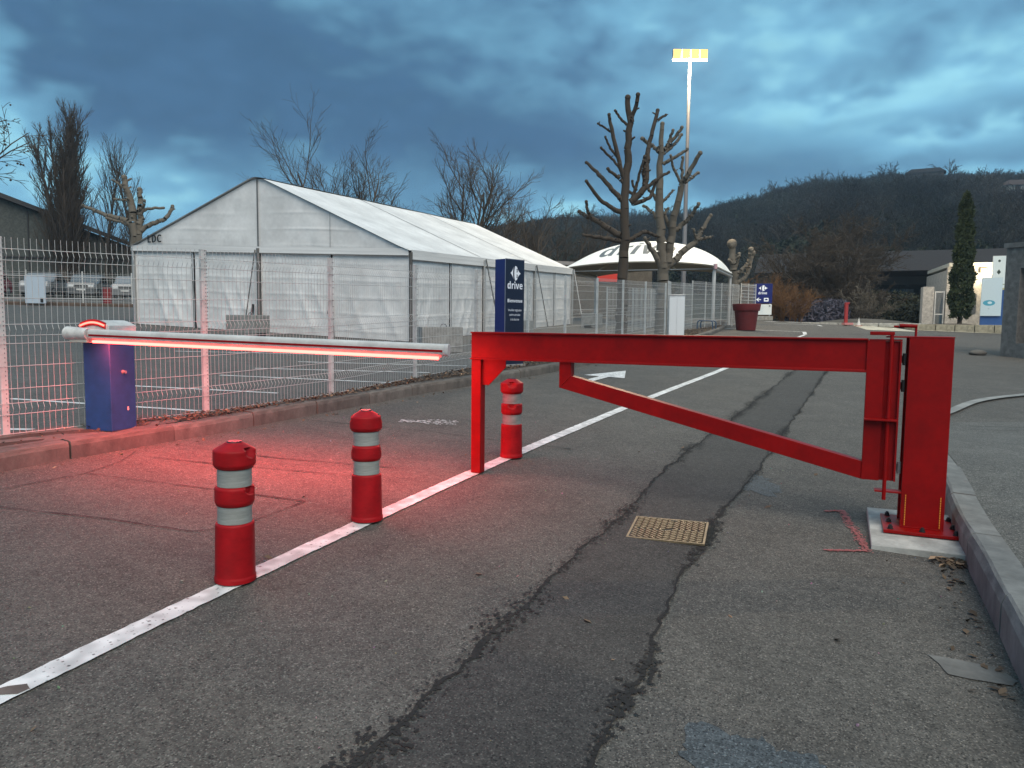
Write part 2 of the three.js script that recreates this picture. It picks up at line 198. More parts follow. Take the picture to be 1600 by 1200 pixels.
for (const [a, b, i] of [[[-6.27, -9.27], [-3.73, -8.85], 0], [[-5.5, -10.7], [-3.3, -10.45], 1], [[-7.5, -7.3], [-4.69, -7.49], 2], [[-4.8, -12.2], [-1.9, -11.95], 3], [[-4.6, -13.3], [-1.5, -13.5], 4], [[-4.2, -14.6], [-0.9, -14.85], 5], [[-7.2, -15.9], [-3.4, -16.3], 6]]) tag(struct('bay_line', paint([a, b], 0.075, 40 + i, 0.012, 0.01), M.line), 'thin white parking bay line behind the mesh fence', null, 'parking bay lines');
{ // arrow and worn letters on the left lane
  const arrowPts = [[2.42, -14.7], [1.55, -12.95], [1.7, -13.25], [1.05, -12.75], [1.25, -13.0], [0.75, -12.72]];
  const d = [0.446, -0.895], n = [0.895, 0.446], o = [1.15, -12.7], P = (a, b) => [o[0] + d[0] * a + n[0] * b, o[1] + d[1] * a + n[1] * b];
  const sheet = (poly) => { const s = new THREE.ShapeGeometry(new THREE.Shape(poly.map((q) => new THREE.Vector2(q[0], -q[1])))); const p = s.attributes.position; for (let i = 0; i < p.count; i++) { const x = p.getX(i), z = -p.getY(i); p.setXYZ(i, x, G(x, z) + 0.009, z); } s.computeVertexNormals(); return s; };
  tag(struct('road_arrow', sheet([P(-0.4, -0.09), P(1.2, -0.07), P(1.2, -0.38), P(2.5, 0.02), P(1.25, 0.4), P(1.24, 0.1), P(-0.4, 0.07)]), M.line), 'white arrow painted on the lane beyond the gate');
  const worn = []; const rnd = rngOf(77); for (let i = 0; i < 260; i++) { const x = -1.3 + rnd() * 0.66, z = -8.62 - (rnd() - 0.5) * 0.3 * (x > -1 ? 1 : 0.5), r = 0.003 + rnd() * rnd() * 0.013; const k = 5 + Math.floor(rnd() * 3); worn.push(sheet(Array.from({ length: k }, (_, j) => [x + Math.cos((j / k) * 6.28) * r * (1.4 + rnd()), z + Math.sin((j / k) * 6.28) * r * (0.6 + rnd() * 0.6)]))); }
  worn.forEach((g) => g.translate(0, 0, 0)); worn.forEach((g, i) => g.translate(0, (i % 6) * 0.0006, 0));
  const w = struct('worn_marking', worn, M.line); tag(w, 'flaked remains of a white marking in the barrier lane', null, null, 'stuff');
  // sprayed survey marks round the footing, broken by the stones
  const spray = mat(0.34, 0.1, 0.1, 0.8), bits = (a, b, w0, cnt, seed) => { const out = [], r = rngOf(seed); for (let i = 0; i < cnt; i++) { const t = r(), q = (r() + r() + r() - 1.5) * w0, x = lerp(a[0], b[0], t) + q * 0.9, z = lerp(a[1], b[1], t) + q * 0.8, s = 0.003 + 0.006 * r(), ph = r() * 6; const g = sheet(Array.from({ length: 5 }, (_, j) => [x + Math.cos(ph + j * 1.257) * s * (0.7 + r() * 0.7), z + Math.sin(ph + j * 1.257) * s * (0.7 + r() * 0.7)])); g.translate(0, -0.003 + 0.004 * r(), 0); out.push(g); } return out; };
  const marks = [...bits([2.5, -5.52], [2.27, -4.62], 0.03, 480, 3), ...bits([2.36, -5.5], [2.52, -5.53], 0.012, 150, 4), ...bits([2.0, -4.63], [2.27, -4.64], 0.012, 210, 5)];
  tag(struct('spray_mark', marks, spray), 'pink sprayed survey lines beside the concrete footing', null, null, 'stuff');
  // dried bluish stains soaked into the asphalt
  const stainM = mat(0.175, 0.205, 0.228, 0.75, grainy(TEX.road, { bumpScale: 0.004 })), blob = (cx, cz, rx, rz, seed) => { const k = 90, o = []; for (let i = 0; i < k; i++) { const a = (i / k) * 6.283, m = 0.35 + 1.2 * fbm(Math.cos(a) * 2.4 + seed, Math.sin(a) * 2.4, seed, 5) * (0.85 + 0.3 * hash3(i, seed, 5)); o.push([cx + Math.cos(a) * rx * m, cz + Math.sin(a) * rz * m]); } const g = sheet(o); const p = g.attributes.position, u = g.attributes.uv; for (let i = 0; i < p.count; i++) u.setXY(i, p.getX(i) / 4, p.getZ(i) / 4); g.translate(0, -0.0065, 0); return g; };
  tag(struct('paint_chip', (() => { const g = sheet([[-1.98, -2.72], [-1.93, -2.76], [-1.87, -2.78], [-1.84, -2.75], [-1.86, -2.71], [-1.92, -2.7], [-1.95, -2.69]]); g.translate(0, 0.003, 0); return g; })(), mat(0.16, 0.13, 0.115, 0.9, { map: TEX.conc })), 'brown bare patch where the lane line has flaked off');
  tag(struct('road_stain', blob(0.86, -2.36, 0.27, 0.32, 5), stainM), 'bluish stain on the asphalt between trench and kerb');
  tag(struct('road_stain', blob(2.0, -6.4, 0.3, 0.5, 8), stainM), 'bluish stain on the asphalt behind the gate brace');
  // stones and flakes lying on the asphalt
  const rs = rngOf(15), pts = []; 
  for (let i = 0; i < 150; i++) pts.push([-2.5 + rs() * 5.2, -2.1 - rs() * 7, 0.003 + 0.006 * rs() * rs()]);
  const peb = new THREE.InstancedMesh(new THREE.DodecahedronGeometry(1, 0), mat(0.24, 0.225, 0.2, 0.9), pts.length), m4 = new THREE.Matrix4();
  pts.forEach(([x, z, s], i) => { m4.compose(W(x, z, s * 0.4), new THREE.Quaternion().setFromEuler(new THREE.Euler(rs() * 6, rs() * 6, rs() * 6)), V(s * (1 + rs()), s * 0.6, s)); peb.setMatrixAt(i, m4); peb.setColorAt(i, C3(0.5 + rs() * 0.9, 0.5 + rs() * 0.8, 0.5 + rs() * 0.7)); });
  peb.name = 'gravel'; tag(peb, 'loose grit and pebbles scattered on the asphalt', null, null, 'stuff'); scene.add(peb);
  tag(struct('concrete_repair', (() => { const q = sheet(jag([[1.9, -3.28], [2.0, -3.24], [2.16, -3.17], [2.17, -3.06], [2.12, -3.02], [1.98, -3.06], [1.88, -3.1], [1.9, -3.28]], 61, 0.022, 0.02).slice(0, -1)); q.translate(0, -0.004, 0); return q; })(), mat(0.17, 0.167, 0.156, 0.9, grainy(TEX.conc, { bumpScale: 0.004 }))), 'pale concrete repair in the asphalt beside the kerb');
}
// kerbs: every stone its own piece
function kerb(name, label, path, h, width, side, stone, m) {
  const o = new THREE.Group(); o.name = numbered(name); tag(o, label); o.userData.kind = 'structure'; scene.add(o);
  const len = path.reduce((s, p, i) => (i ? s + Math.hypot(p[0] - path[i - 1][0], p[1] - path[i - 1][1]) : 0), 0), n = Math.round(len / stone), sp = smoothPath(path, n * 4);
  for (let k = 0; k < n; k++) {
    const seg = sp.slice(k * 4, k * 4 + 5), back = offset(seg, side * width), wig = (hash3(k, 7, 3) - 0.5) * 0.012, wz = (hash3(k, 9, 1) - 0.5) * 0.014;
    const prof = [[0, -0.06], [0, 0.72], [0.1, 0.95], [0.2, 1.0], [1, 1.0], [1, -0.06]], P = [], uv = [], ix = [];
    seg.forEach((a, i) => { const t = i === 0 ? 0.018 : i === 4 ? -0.018 : 0, nx = seg[Math.min(4, i + 1)], pv = seg[Math.max(0, i - 1)], l = Math.hypot(nx[0] - pv[0], nx[1] - pv[1]), ex = ((nx[0] - pv[0]) / l) * t * 0.4, ez = ((nx[1] - pv[1]) / l) * t * 0.4, hh = typeof h === 'function' ? h(a[0], a[1]) : h;
      prof.forEach(([w, y], j) => { const rough = (fbm(a[0] * 3 + j, a[1] * 3, 5, 2) - 0.5) * 0.014, x = lerp(a[0], back[i][0], w) + ex + wig + rough, z = lerp(a[1], back[i][1], w) + ez; P.push(x, G(x, z) + (y > 0 ? y * hh + wz * Math.min(1, hh * 8) : y) + 0.001, z); uv.push((k * 4 + i) * 0.25, j * 0.12); }); });
    const q = prof.length; for (let i = 0; i < 4; i++) for (let j = 0; j + 1 < q; j++) { const a = i * q + j; ix.push(a, a + 1, a + q, a + 1, a + q + 1, a + q); }
    for (const s of [0, 4]) for (let j = 1; j + 1 < q; j++) ix.push(s * q, s * q + j, s * q + j + 1);
    let g = new THREE.BufferGeometry(); g.setAttribute('position', new THREE.Float32BufferAttribute(P, 3)); g.setAttribute('uv', new THREE.Float32BufferAttribute(uv, 2)); g.setIndex(ix); g = g.toNonIndexed(); g.computeVertexNormals();
    part(o, 'kerb_stone', g, m[k % m.length]);
  }
  return sp;
}
const kM = [M.kerb, mat(0.13, 0.118, 0.104, 0.9, grainy(TEX.conc, { bumpScale: 0.006 })), mat(0.17, 0.155, 0.136, 0.9, grainy(TEX.conc, { bumpScale: 0.006 }))];
const kerbPath = [[-5.0, -2.6], [-4.55, -4.4], [-4.08, -5.86], [-3.43, -6.97], [-3.11, -7.49], [-2.43, -8.79], [-1.74, -10.09], [-1.36, -10.84], [-0.7, -11.85], [0.9, -14.5], [3.3, -19.4], [6.0, -24.9], [8.3, -30.5], [10.1, -35.4], [11.6, -40.5]];
const kl = kerb('kerb', 'worn concrete kerb below the fence and blue cabinet', kerbPath, 0.15, 0.15, -1, 1.0, kM);
const kerbR = [[1.6, -1.6], [2.15, -3.0], [2.35, -3.45], [2.63, -4.08], [2.99, -4.92], [3.55, -6.1], [4.1, -7.3], [4.8, -8.6], [5.6, -9.9]];
const walkH = (x, z) => 0.2 * sstep(-9.6, -6.2, z) + 0.012;
kerb('kerb', 'smooth concrete kerb beside the red gate post', kerbR, walkH, 0.17, 1, 1.0, [mat(0.2, 0.2, 0.19, 0.85, grainy(TEX.conc, { bumpScale: 0.003 })), mat(0.22, 0.22, 0.208, 0.85, grainy(TEX.conc, { bumpScale: 0.003 }))]);
{ // raised pavement, sinking to the road level at the drop kerb
  const sp = offset(smoothPath(kerbR, 60), 0.168), n = sp.length - 1;
  const g = grid(24, n, (u, v) => { const b = sp[Math.round(v * n)], x = b[0] + u * u * 16, z = b[1] - u * u * 3.5 * v; const q = V(x, G(x, z) + walkH(b[0], b[1]) - 0.006 + 0.006 * u, z); q.t = [x / 4, z / 4]; return q; });
  upward(g);
  tag(struct('pavement', g, M.walk), 'asphalt pavement behind the kerb beside the gate post');
  tag(struct('flush_kerb', stripe(smoothPath([[5.7, -10.0], [6.3, -10.65], [7.58, -12.0], [8.95, -12.95], [11, -13.9], [14, -14.6]], 40), 0.14, 0.035), M.conc), 'flush concrete edging curving across the pavement');
  tag(struct('pavement_joint', (() => { const k = jag([[5.75, -9.25], [6.6, -9.3], [9.5, -9.6]], 71, 0.01, 0.08); const g2 = stripe(k, 0.018, 0.06); return g2; })(), M.crack), 'dark joint line across the pavement');
}
{ // verge between kerb and fence, car park beyond
  const fencePath = [[-5.9, -2.6], [-5.2, -5.3], [-4.49, -6.55], [-3.31, -8.01], [-2.34, -9.61], [-1.52, -11.66], [-0.66, -13.5], [0.31, -15.2], [1.18, -16.8], [2.08, -18.5], [3.0, -20.4], [4.89, -24], [7.1, -30.5], [9.4, -35.4], [11, -40.5]];
  const n = 90, a = offset(smoothPath(kerbPath, n), -0.149), b = smoothPath(fencePath, n);
  const g = grid(6, n, (u, v) => { const p = a[Math.round(v * n)], q = b[Math.round(v * n)], x = lerp(p[0], q[0], u * 1.25), z = lerp(p[1], q[1], u * 1.25), e = u > 0.05 && u < 0.95 ? (fbm(x * 4, z * 4, 2, 3) - 0.4) * 0.09 : -0.01; const w = V(x, G(x, z) + 0.14 - 0.02 * u * u + e * 1.1, z); w.t = [x, z]; return w; });
  upward(g);
  tag(struct('verge', g, M.soil), 'strip of bare soil between kerb and fence');
  const lotG = ribbon(b.map((q) => [q[0] - 0.02, q[1]]), b.map((q) => [q[0] - 26 - 0, q[1] - 9]), 0.005);
  tag(struct('car_park', lotG, M.lot), 'darker asphalt car park behind the fence');
  // concrete slab the cabinet stands on
  const sl = offset(smoothPath([[-4.62, -4.6], [-4.08, -5.86], [-3.43, -6.97], [-3.2, -7.35]], 30), -0.147), back = offset(sl, -0.62);
  const top = (t) => 0.152; const gs = ribbon(sl, back, 0.153, 0.6), fr = []; for (const ln of [back]) { const lo = ln.map((q) => q); fr.push(grid(ln.length - 1, 1, (u, v) => { const q = lo[Math.round(u * (lo.length - 1))]; return W(q[0], q[1], v * 0.153); })); }
  for (const e of [0, sl.length - 1]) fr.push(grid(1, 1, (u, v) => { const q = [lerp(sl[e][0], back[e][0], u), lerp(sl[e][1], back[e][1], u)]; return W(q[0], q[1], v * 0.153); }));
  tag(struct('concrete_slab', [gs, ...fr], M.kerb), 'concrete slab behind the kerb under the blue cabinet');
  // fallen leaves
  const leaf = new THREE.BufferGeometry(); leaf.setAttribute('position', new THREE.Float32BufferAttribute([-0.5, 0, 0, 0, 0.12, 0.32, 0, 0.05, -0.3, 0.55, 0.1, 0], 3)); leaf.setIndex([0, 1, 2, 1, 3, 2]); leaf.computeVertexNormals();
  const rnd = rngOf(91), L = []; const ag = smoothPath(kerbPath, 400), bg = smoothPath(fencePath, 400);
  for (let i = 0; i < 8200; i++) { const v = Math.pow(rnd(), 1.5), k = Math.floor(v * 399), u = 0.12 + rnd() * 0.8; if (k < 48 && rnd() < 0.9) continue; const p = ag[k], q = bg[k]; L.push([lerp(p[0], q[0], u), lerp(p[1], q[1], u), 0.165 - 0.02 * u + 0.035 * rnd()]); }
  for (let i = 0; i < 330; i++) { const t = rnd(), w = Math.abs(rnd() + rnd() - 1) * (0.2 - 0.1 * t); L.push([2.74 + 0.26 * t * 1.2 - w * (0.9), -4.45 - 0.6 * t - w * 0.2 + rnd() * 0.12, 0.006 + 0.018 * rnd()]); }
  for (let i = 0; i < 45; i++) { const t = rnd(); L.push([2.1 + 0.75 * t - 0.05 - rnd() * rnd() * 0.25, -2.9 - 1.75 * t, 0.008]); }
  for (let i = 0; i < 26; i++) L.push([-2.4 + rnd() * 5.5, -2.4 - rnd() * 8, 0.006]);
  for (let i = 0; i < 110; i++) { const k = Math.floor(rnd() * 250), p = ag[k]; L.push([p[0] + 0.17 + 0.1 * rnd() * rnd(), p[1] + 0.04, 0.006]); }
  const im = new THREE.InstancedMesh(leaf, new THREE.MeshStandardMaterial({ color: 0xffffff, roughness: 0.9, side: THREE.DoubleSide }), L.length), m4 = new THREE.Matrix4();
  L.forEach(([x, z, h], i) => { const s = 0.022 + 0.04 * rnd(); m4.compose(W(x, z, h), new THREE.Quaternion().setFromEuler(new THREE.Euler((rnd() - 0.5) * 0.9, rnd() * 6.28, (rnd() - 0.5) * 0.9)), V(s, s, s)); im.setMatrixAt(i, m4); const k = 0.45 + rnd() * 0.9, pale = rnd() < 0.07 ? 2.4 : 1; im.setColorAt(i, C3(0.12 * k * pale, 0.08 * k * pale, 0.05 * k * pale)); });
  im.name = 'fallen_leaves'; tag(im, 'dry brown leaves along the verge and in the gutter', null, null, 'stuff'); scene.add(im);
}

/* ---------------------------------------------------------------- bollards */
{
  // turned shapes with two hand scoops pressed into each ring
  const turned = (prof, notch) => { const n = 48, rows = prof.length; return grid(n, rows - 1, (u, v) => { const [r, y] = prof[Math.round(v * (rows - 1))], a = u * Math.PI * 2; let rr = r; if (notch) for (const c of [Math.PI * 0.03, Math.PI * 1.03]) { let d = Math.abs(((a - c + Math.PI * 3) % (Math.PI * 2)) - Math.PI); const k = Math.max(0, 1 - Math.pow(d / 0.34, 2) - Math.pow((y - notch) / 0.032, 2)); rr -= 0.03 * Math.sqrt(k) * (r > 0.09 ? 1 : 0); } return V(Math.cos(a) * rr, y, -Math.sin(a) * rr); }); };
  const dens = (p) => { const o = []; for (let i = 0; i + 1 < p.length; i++) { const [a, b] = [p[i], p[i + 1]], n = Math.max(1, Math.ceil(Math.hypot(b[0] - a[0], b[1] - a[1]) / 0.008)); for (let k = 0; k < n; k++) o.push([lerp(a[0], b[0], k / n), lerp(a[1], b[1], k / n)]); } o.push(p[p.length - 1]); return o; };
  const base = turned(dens([[0.106, 0], [0.106, 0.024], [0.1025, 0.027], [0.0985, 0.3], [0.096, 0.309], [0.088, 0.312], [0.084, 0.312]])), core = turned(dens([[0.0845, 0.305], [0.0845, 0.63]]));
  const ring = turned(dens([[0.084, 0.405], [0.092, 0.407], [0.1, 0.425], [0.1, 0.497], [0.096, 0.503], [0.084, 0.508]]), 0.497), cap = turned(dens([[0.084, 0.6], [0.095, 0.603], [0.107, 0.622], [0.107, 0.695], [0.103, 0.7], [0.047, 0.733], [0.044, 0.735], [0.0, 0.735]]), 0.694);
  const band = (y0, y1) => new THREE.CylinderGeometry(0.0868, 0.0868, y1 - y0, 40, 1, true).translate(0, (y0 + y1) / 2, 0);
  const disc = new THREE.CylinderGeometry(0.036, 0.038, 0.008, 24).translate(0, 0.738, 0);
  const tape = mat(0.33, 0.345, 0.325, 0.35, { map: TEX.steel });
  const mk = (x, z, turn, label) => { const t = thing('bollard', label, 'bollard', W(x, z, 0.012), turn, 'red and white bollards on the lane line'); const b = part(t, 'base', base, M.plastic); part(t, 'core', core, M.plastic); part(t, 'reflective_band', band(0.314, 0.404), tape, 'pale grey reflective band'); part(t, 'reflective_band', band(0.509, 0.599), tape, 'pale grey reflective band'); part(t, 'ring', ring, M.plastic); const c = part(t, 'cap', cap, M.plastic); part(c, 'plug', disc, mat(0.06, 0.02, 0.025, 0.3)); t.rotation.z = (hash3(Math.round(x * 9), 3, 4) - 0.5) * 0.03; t.rotation.x = (hash3(Math.round(z * 9), 5, 4) - 0.5) * 0.03; return t; };
  mk(-1.46, -3.86, 2.75, 'red flexible bollard with two grey bands, last of the row away from the gate leg');
  mk(-0.97, -4.94, 3.2, 'red flexible bollard with two grey bands, middle one of the three');
  mk(0.0, -6.96, 4.6, 'red flexible bollard with two grey bands beside the gate leg');
}
/* ---------------------------------------------------------------- barrier: cabinet and lit arm */
RectAreaLightUniformsLib.init();
{
  const turn = R(-16), t = thing('barrier', 'blue barrier cabinet with white lowered arm and glowing red strip', 'barrier', W(-3.68, -6.8, 0.155), turn);
  const S = 0.3, Hh = 0.82;                                     // the cabinet's front corner is the origin; it reaches -x and -z
  const body = part(t, 'cabinet', [bx(S, Hh, S, -S / 2, 0, -S / 2, 0, 0.006)], M.blue);
  part(body, 'plinth', bx(S + 0.03, 0.012, S + 0.03, -S / 2, -0.006, -S / 2), M.black);
  const lock = part(body, 'lock', [rod(V(0, 0.545, -0.15), V(0.035, 0.545, -0.15), 0.013, 0.013, 14), rod(V(0.0, 0.545, -0.15), V(0.006, 0.545, -0.15), 0.02, 0.02, 14)], M.zinc);
  part(body, 'sticker', bx(0.002, 0.035, 0.018, 0.001, 0.18, -0.2), M.white);
  // hood with arched top
  const arc = []; for (let i = 0; i <= 14; i++) { const a = i / 14; arc.push([-S - 0.012 + a * (S + 0.024), 0.145 + 0.075 * Math.sin(Math.PI * (0.12 + 0.76 * a)) - 0.02]); }
  const hood = plate([[-S - 0.012, 0], [0.012, 0], ...arc.reverse()], S + 0.02, 0.004); hood.translate(0, Hh + 0.001, -S - 0.01);
  const hd = part(t, 'hood', hood, M.white);
  part(t, 'gasket', bx(S + 0.006, 0.012, S + 0.006, -S / 2, Hh - 0.006, -S / 2), M.black);
  const glow = new THREE.MeshStandardMaterial({ color: C3(0.4, 0.02, 0.02), emissive: C3(1, 0.07, 0.05), emissiveIntensity: 4.2, roughness: 0.4 });
  const arcPts = []; for (let i = 0; i <= 16; i++) { const a = i / 16; arcPts.push(V(-S - 0.0 + a * (S - 0.02), Hh + 0.135 + 0.05 * Math.sin(Math.PI * (0.12 + 0.76 * a)), 0.024)); }
  const arcLamp = part(t, 'signal_lamp', new THREE.TubeGeometry(new THREE.CatmullRomCurve3(arcPts), 30, 0.0085, 8), glow, 'glowing red arc on the hood');
  part(t, 'lamp_housing', (() => { const g = plate([...arcPts.map((p) => [p.x * 1.0, p.y + 0.026]), ...arcPts.slice().reverse().map((p) => [p.x, p.y - 0.026])], 0.012, 0.003); g.translate(0, 0, 0.008); return g; })(), mat(0.35, 0.012, 0.012, 0.3));
  // hub and arm; the arm hangs a little toward its tip
  const hub = [rod(V(-S - 0.06, 0.905, 0.1), V(-0.02 - S * 0.35, 0.9, 0.1), 0.062, 0.052, 26), new THREE.SphereGeometry(0.062, 22, 14).scale(0.45, 1, 1).translate(-S - 0.06, 0.905, 0.1)];
  const hb = part(t, 'hub', hub, M.white); part(hb, 'bracket', [bx(0.2, 0.035, 0.14, -S / 2 - 0.08, 0.82, 0.05, 0, 0.008), bx(0.16, 0.03, 0.1, -S / 2 - 0.08, 0.845, 0.06, 0, 0.006)], mat(0.5, 0.48, 0.42, 0.6));
  const arm = new THREE.Group(); arm.name = 'arm'; arm.position.set(-S * 0.35, 0.9, 0.1); arm.rotation.z = -0.0215; t.add(arm);
  const Ln = 3.42, prof = new THREE.Shape(); { const k = 28; for (let i = 0; i <= k; i++) { const a = (i / k) * Math.PI * 2, x = Math.sign(Math.cos(a)) * Math.pow(Math.abs(Math.cos(a)), 0.7) * 0.034, y = Math.sign(Math.sin(a)) * Math.pow(Math.abs(Math.sin(a)), 0.7) * 0.046; i ? prof.lineTo(x, y) : prof.moveTo(x, y); } }
  const beam = new THREE.ExtrudeGeometry(prof, { depth: Ln, bevelEnabled: false }); beam.rotateY(Math.PI / 2);
  part(arm, 'beam', beam, M.white); part(arm, 'red_stripe', [bx(Ln - 0.02, 0.017, 0.004, Ln / 2, -0.017, 0.0345), bx(Ln - 0.02, 0.017, 0.004, Ln / 2, -0.017, -0.0345)], M.red);
  part(arm, 'end_cap', (() => { const g = new THREE.ExtrudeGeometry(prof, { depth: 0.02, bevelEnabled: true, bevelSize: 0.002, bevelThickness: 0.006, bevelSegments: 2 }); g.rotateY(Math.PI / 2); g.translate(Ln + 0.006, 0, 0); return g; })(), mat(0.45, 0.45, 0.45, 0.5));
  part(arm, 'lamp_rail', bx(Ln - 0.06, 0.012, 0.012, Ln / 2, -0.058, -0.008), M.white);
  const strip = rod(V(0.04, -0.066, 0.014), V(Ln - 0.05, -0.066, 0.014), 0.0125, 0.0125, 10); part(arm, 'light_strip', strip, new THREE.MeshStandardMaterial({ color: C3(0.4, 0.02, 0.02), emissive: C3(1, 0.052, 0.04), emissiveIntensity: 7.2, roughness: 0.4 }), 'glowing red light strip under the arm');
  // the strip's light: thrown down and to both sides
  for (const [ry, pw] of [[R(30), 165], [R(-30), 95]]) { const l = new THREE.RectAreaLight(C3(1, 0.055, 0.05), pw, Ln - 0.15, 0.022); l.position.set(Ln / 2, -0.082, Math.sign(ry) * 0.006); l.rotation.set(-Math.PI / 2 + ry, 0, 0); arm.add(l); }
}
/* ---------------------------------------------------------------- red swing gate */
{
  const t = thing('swing_gate', 'red steel swing gate with braced beam, support leg and wide post', 'gate', W(2.65, -4.98, 0.045), R(-23.7));
  const H = 1.305, PW = 0.262, PD = 0.26, bl = 0.003;
  const bp = part(t, 'base_plate', bx(0.47, 0.022, 0.47, 0.132, 0, -0.11, 0, bl), M.red);
  for (const [x, z] of [[-0.06, 0.085], [0.13, 0.085], [0.325, 0.085], [-0.06, -0.3], [0.13, -0.3], [0.325, -0.3], [-0.06, -0.11], [0.325, -0.08]]) part(bp, 'anchor_bolt', [new THREE.CylinderGeometry(0.02, 0.02, 0.004, 16).translate(x, 0.024, z), new THREE.CylinderGeometry(0.0165, 0.0165, 0.016, 6).translate(x, 0.034, z), new THREE.CylinderGeometry(0.009, 0.0095, 0.01, 10).translate(x, 0.046, z)], M.black);
  const post = part(t, 'post', [bx(PW, H - 0.022, 0.018, PW / 2, 0.022, -0.009, 0, bl), bx(PW, H - 0.022, 0.018, PW / 2, 0.022, -PD + 0.009, 0, bl), bx(0.012, H - 0.022, PD - 0.036, PW / 2, 0.022, -PD / 2), bx(0.008, H - 0.022, PD - 0.037, 0.03, 0.022, -PD / 2), bx(0.008, H - 0.022, PD - 0.037, PW - 0.03, 0.022, -PD / 2)], M.red);
  const amber = mat(0.85, 0.32, 0.05, 0.25, { metalness: 0.3 });
  for (const x of [0.028, PW - 0.026]) part(post, 'reflector_strip', Array.from({ length: 13 }, (_, i) => bx(0.006, 0.0125, 0.003, x, 0.035 + i * 0.0165, 0.0015)), amber, 'thin amber reflector strip');
  part(t, 'top_plate', [bx(PW + 0.004, 0.01, PD + 0.004, PW / 2, H + 0.0005, -PD / 2, 0, 0.002), bx(0.135, 0.01, 0.1, -0.0695, H + 0.0005, -0.045, 0, 0.002)], M.red);
  const lev = part(t, 'lever', [rod(V(0.045, H + 0.01, -0.12), V(0.045, H + 0.075, -0.12), 0.0075, 0.0075, 12), rod(V(0.052, H + 0.078, -0.12), V(-0.055, H + 0.082, -0.12), 0.0125, 0.0125, 14)], M.red);
  part(lev, 'stub', bx(0.03, 0.012, 0.02, -0.075, H + 0.07, -0.12), M.red);
  // lower catch for the drop rod
  part(t, 'catch_plate', bx(0.165, 0.011, 0.09, -0.0825, 0.25, -0.03, 0, 0.002), M.red);
  // hinged panel: heavy channel with hinges on the post side
  const top = H - 0.022, bot = 0.325;
  const panel = part(t, 'hinge_stile', [bx(0.11, top - bot, 0.1, -0.195, bot, -0.055, 0, bl), bx(0.1, top - bot - 0.004, 0.012, -0.09, bot + 0.002, -0.03), bx(0.012, top - bot - 0.004, 0.075, -0.046, bot + 0.002, -0.04), bx(0.2, 0.01, 0.1, -0.14, top, -0.055)], M.red);
  for (const y of [0.42, 0.98, 1.16]) part(panel, 'hinge', [rod(V(-0.02, y - 0.04, -0.04), V(-0.02, y + 0.04, -0.04), 0.013, 0.013, 12), bx(0.03, 0.05, 0.012, -0.028, y - 0.025, -0.05)], y < 0.5 ? M.grey : M.black);
  // beam: I section
  const bx0 = -3.278, bx1 = -0.252, L = bx1 - bx0, mid = (bx0 + bx1) / 2, bb = H - 0.24, bh = 0.232;
  part(t, 'beam', [bx(L, 0.012, 0.13, mid, bb + bh - 0.012, -0.055, 0, 0.002), bx(L, bh - 0.024, 0.012, mid, bb + 0.012, -0.02), bx(L, 0.012, 0.13, mid, bb, -0.055, 0, 0.002), bx(0.01, bh - 0.024, 0.05, bx0 + 0.005, bb + 0.012, -0.051)], M.red);
  const gl = G(2.65 - 3.23 * 0.9157, -4.98 - 3.23 * 0.402) - G(2.65, -4.98) - 0.045 + 0.012;
  const leg = part(t, 'support_leg', bx(0.09, bb - gl - 0.001, 0.09, bx0 + 0.046, gl, -0.055, 0, 0.006), M.red);
  part(leg, 'gusset', (() => { const x = bx0 + 0.092, y = bb - 0.001, g = plate([[x, y - 0.012], [x + 0.012, y], [x + 0.215, y], [x + 0.215, y - 0.06], [x + 0.06, y - 0.215], [x, y - 0.215]], 0.012); g.translate(0, 0, -0.05); return g; })(), M.red);
  const dl = part(t, 'drop_leg', (() => { const g = plate([[-2.484, bb - 0.001], [-2.39, bb - 0.001], [-2.39, 0.862 + 0.095], [-2.39, 0.955], [-2.484, 0.862]], 0.085, 0.002); g.translate(0, 0, -0.1); return g; })(), M.red);
  part(t, 'diagonal_brace', (() => { const g = plate([[-2.388, 0.955], [-0.2525, 0.447], [-0.2525, 0.327], [-2.482, 0.86]], 0.085, 0.002); g.translate(0, 0, -0.1); return g; })(), M.red);
  // drop rod with handle and guide
  const rodP = part(t, 'drop_rod', [rod(V(-0.106, 0.2, 0.012), V(-0.106, H + 0.03, 0.012), 0.0125, 0.0125, 14)], M.red);
  part(rodP, 'handle', bx(0.15, 0.024, 0.026, -0.165, H + 0.016, 0.012, 0, 0.004), M.red);
  part(t, 'rod_guide', [bx(0.205, 0.012, 0.085, -0.15, 0.742, 0.012, 0, 0.002)], M.red);
  part(t, 'weld_bead', [rod(V(bx0, bb + 0.014, -0.012), V(bx1, bb + 0.014, -0.012), 0.005, 0.005, 5)], M.red);
  const bead = (a, b) => { const n = Math.round(a.distanceTo(b) / 0.008); return Array.from({ length: n }, (_, i) => new THREE.SphereGeometry(0.0052, 6, 4).translate(...a.clone().lerp(b, (i + 0.5) / n).toArray())); };
  for (const [a, b] of [[V(-0.25, bb, -0.005), V(-0.25, bb + bh, -0.005)], [V(-0.25, 0.33, -0.012), V(-0.25, 0.445, -0.012)], [V(bx0 + 0.092, bb - 0.215, -0.037), V(bx0 + 0.092, bb - 0.015, -0.037)], [V(0, 0.025, 0.002), V(PW, 0.025, 0.002)], [V(-2.388, 0.957, -0.013), V(-2.48, 0.864, -0.013)]]) part(t, 'weld_bead', bead(a, b), M.red);
  const padT = struct('concrete_footing', (() => { const g = bx(0.61, 0.14, 0.9, 0.12, -0.1, -0.06, 0, 0.006); g.rotateX(0.045); g.rotateY(R(-23.7)); const p = W(2.65, -4.98, 0.004); g.translate(p.x, p.y, p.z); return g; })(), M.pad); tag(padT, 'pale concrete footing under the gate post');
}
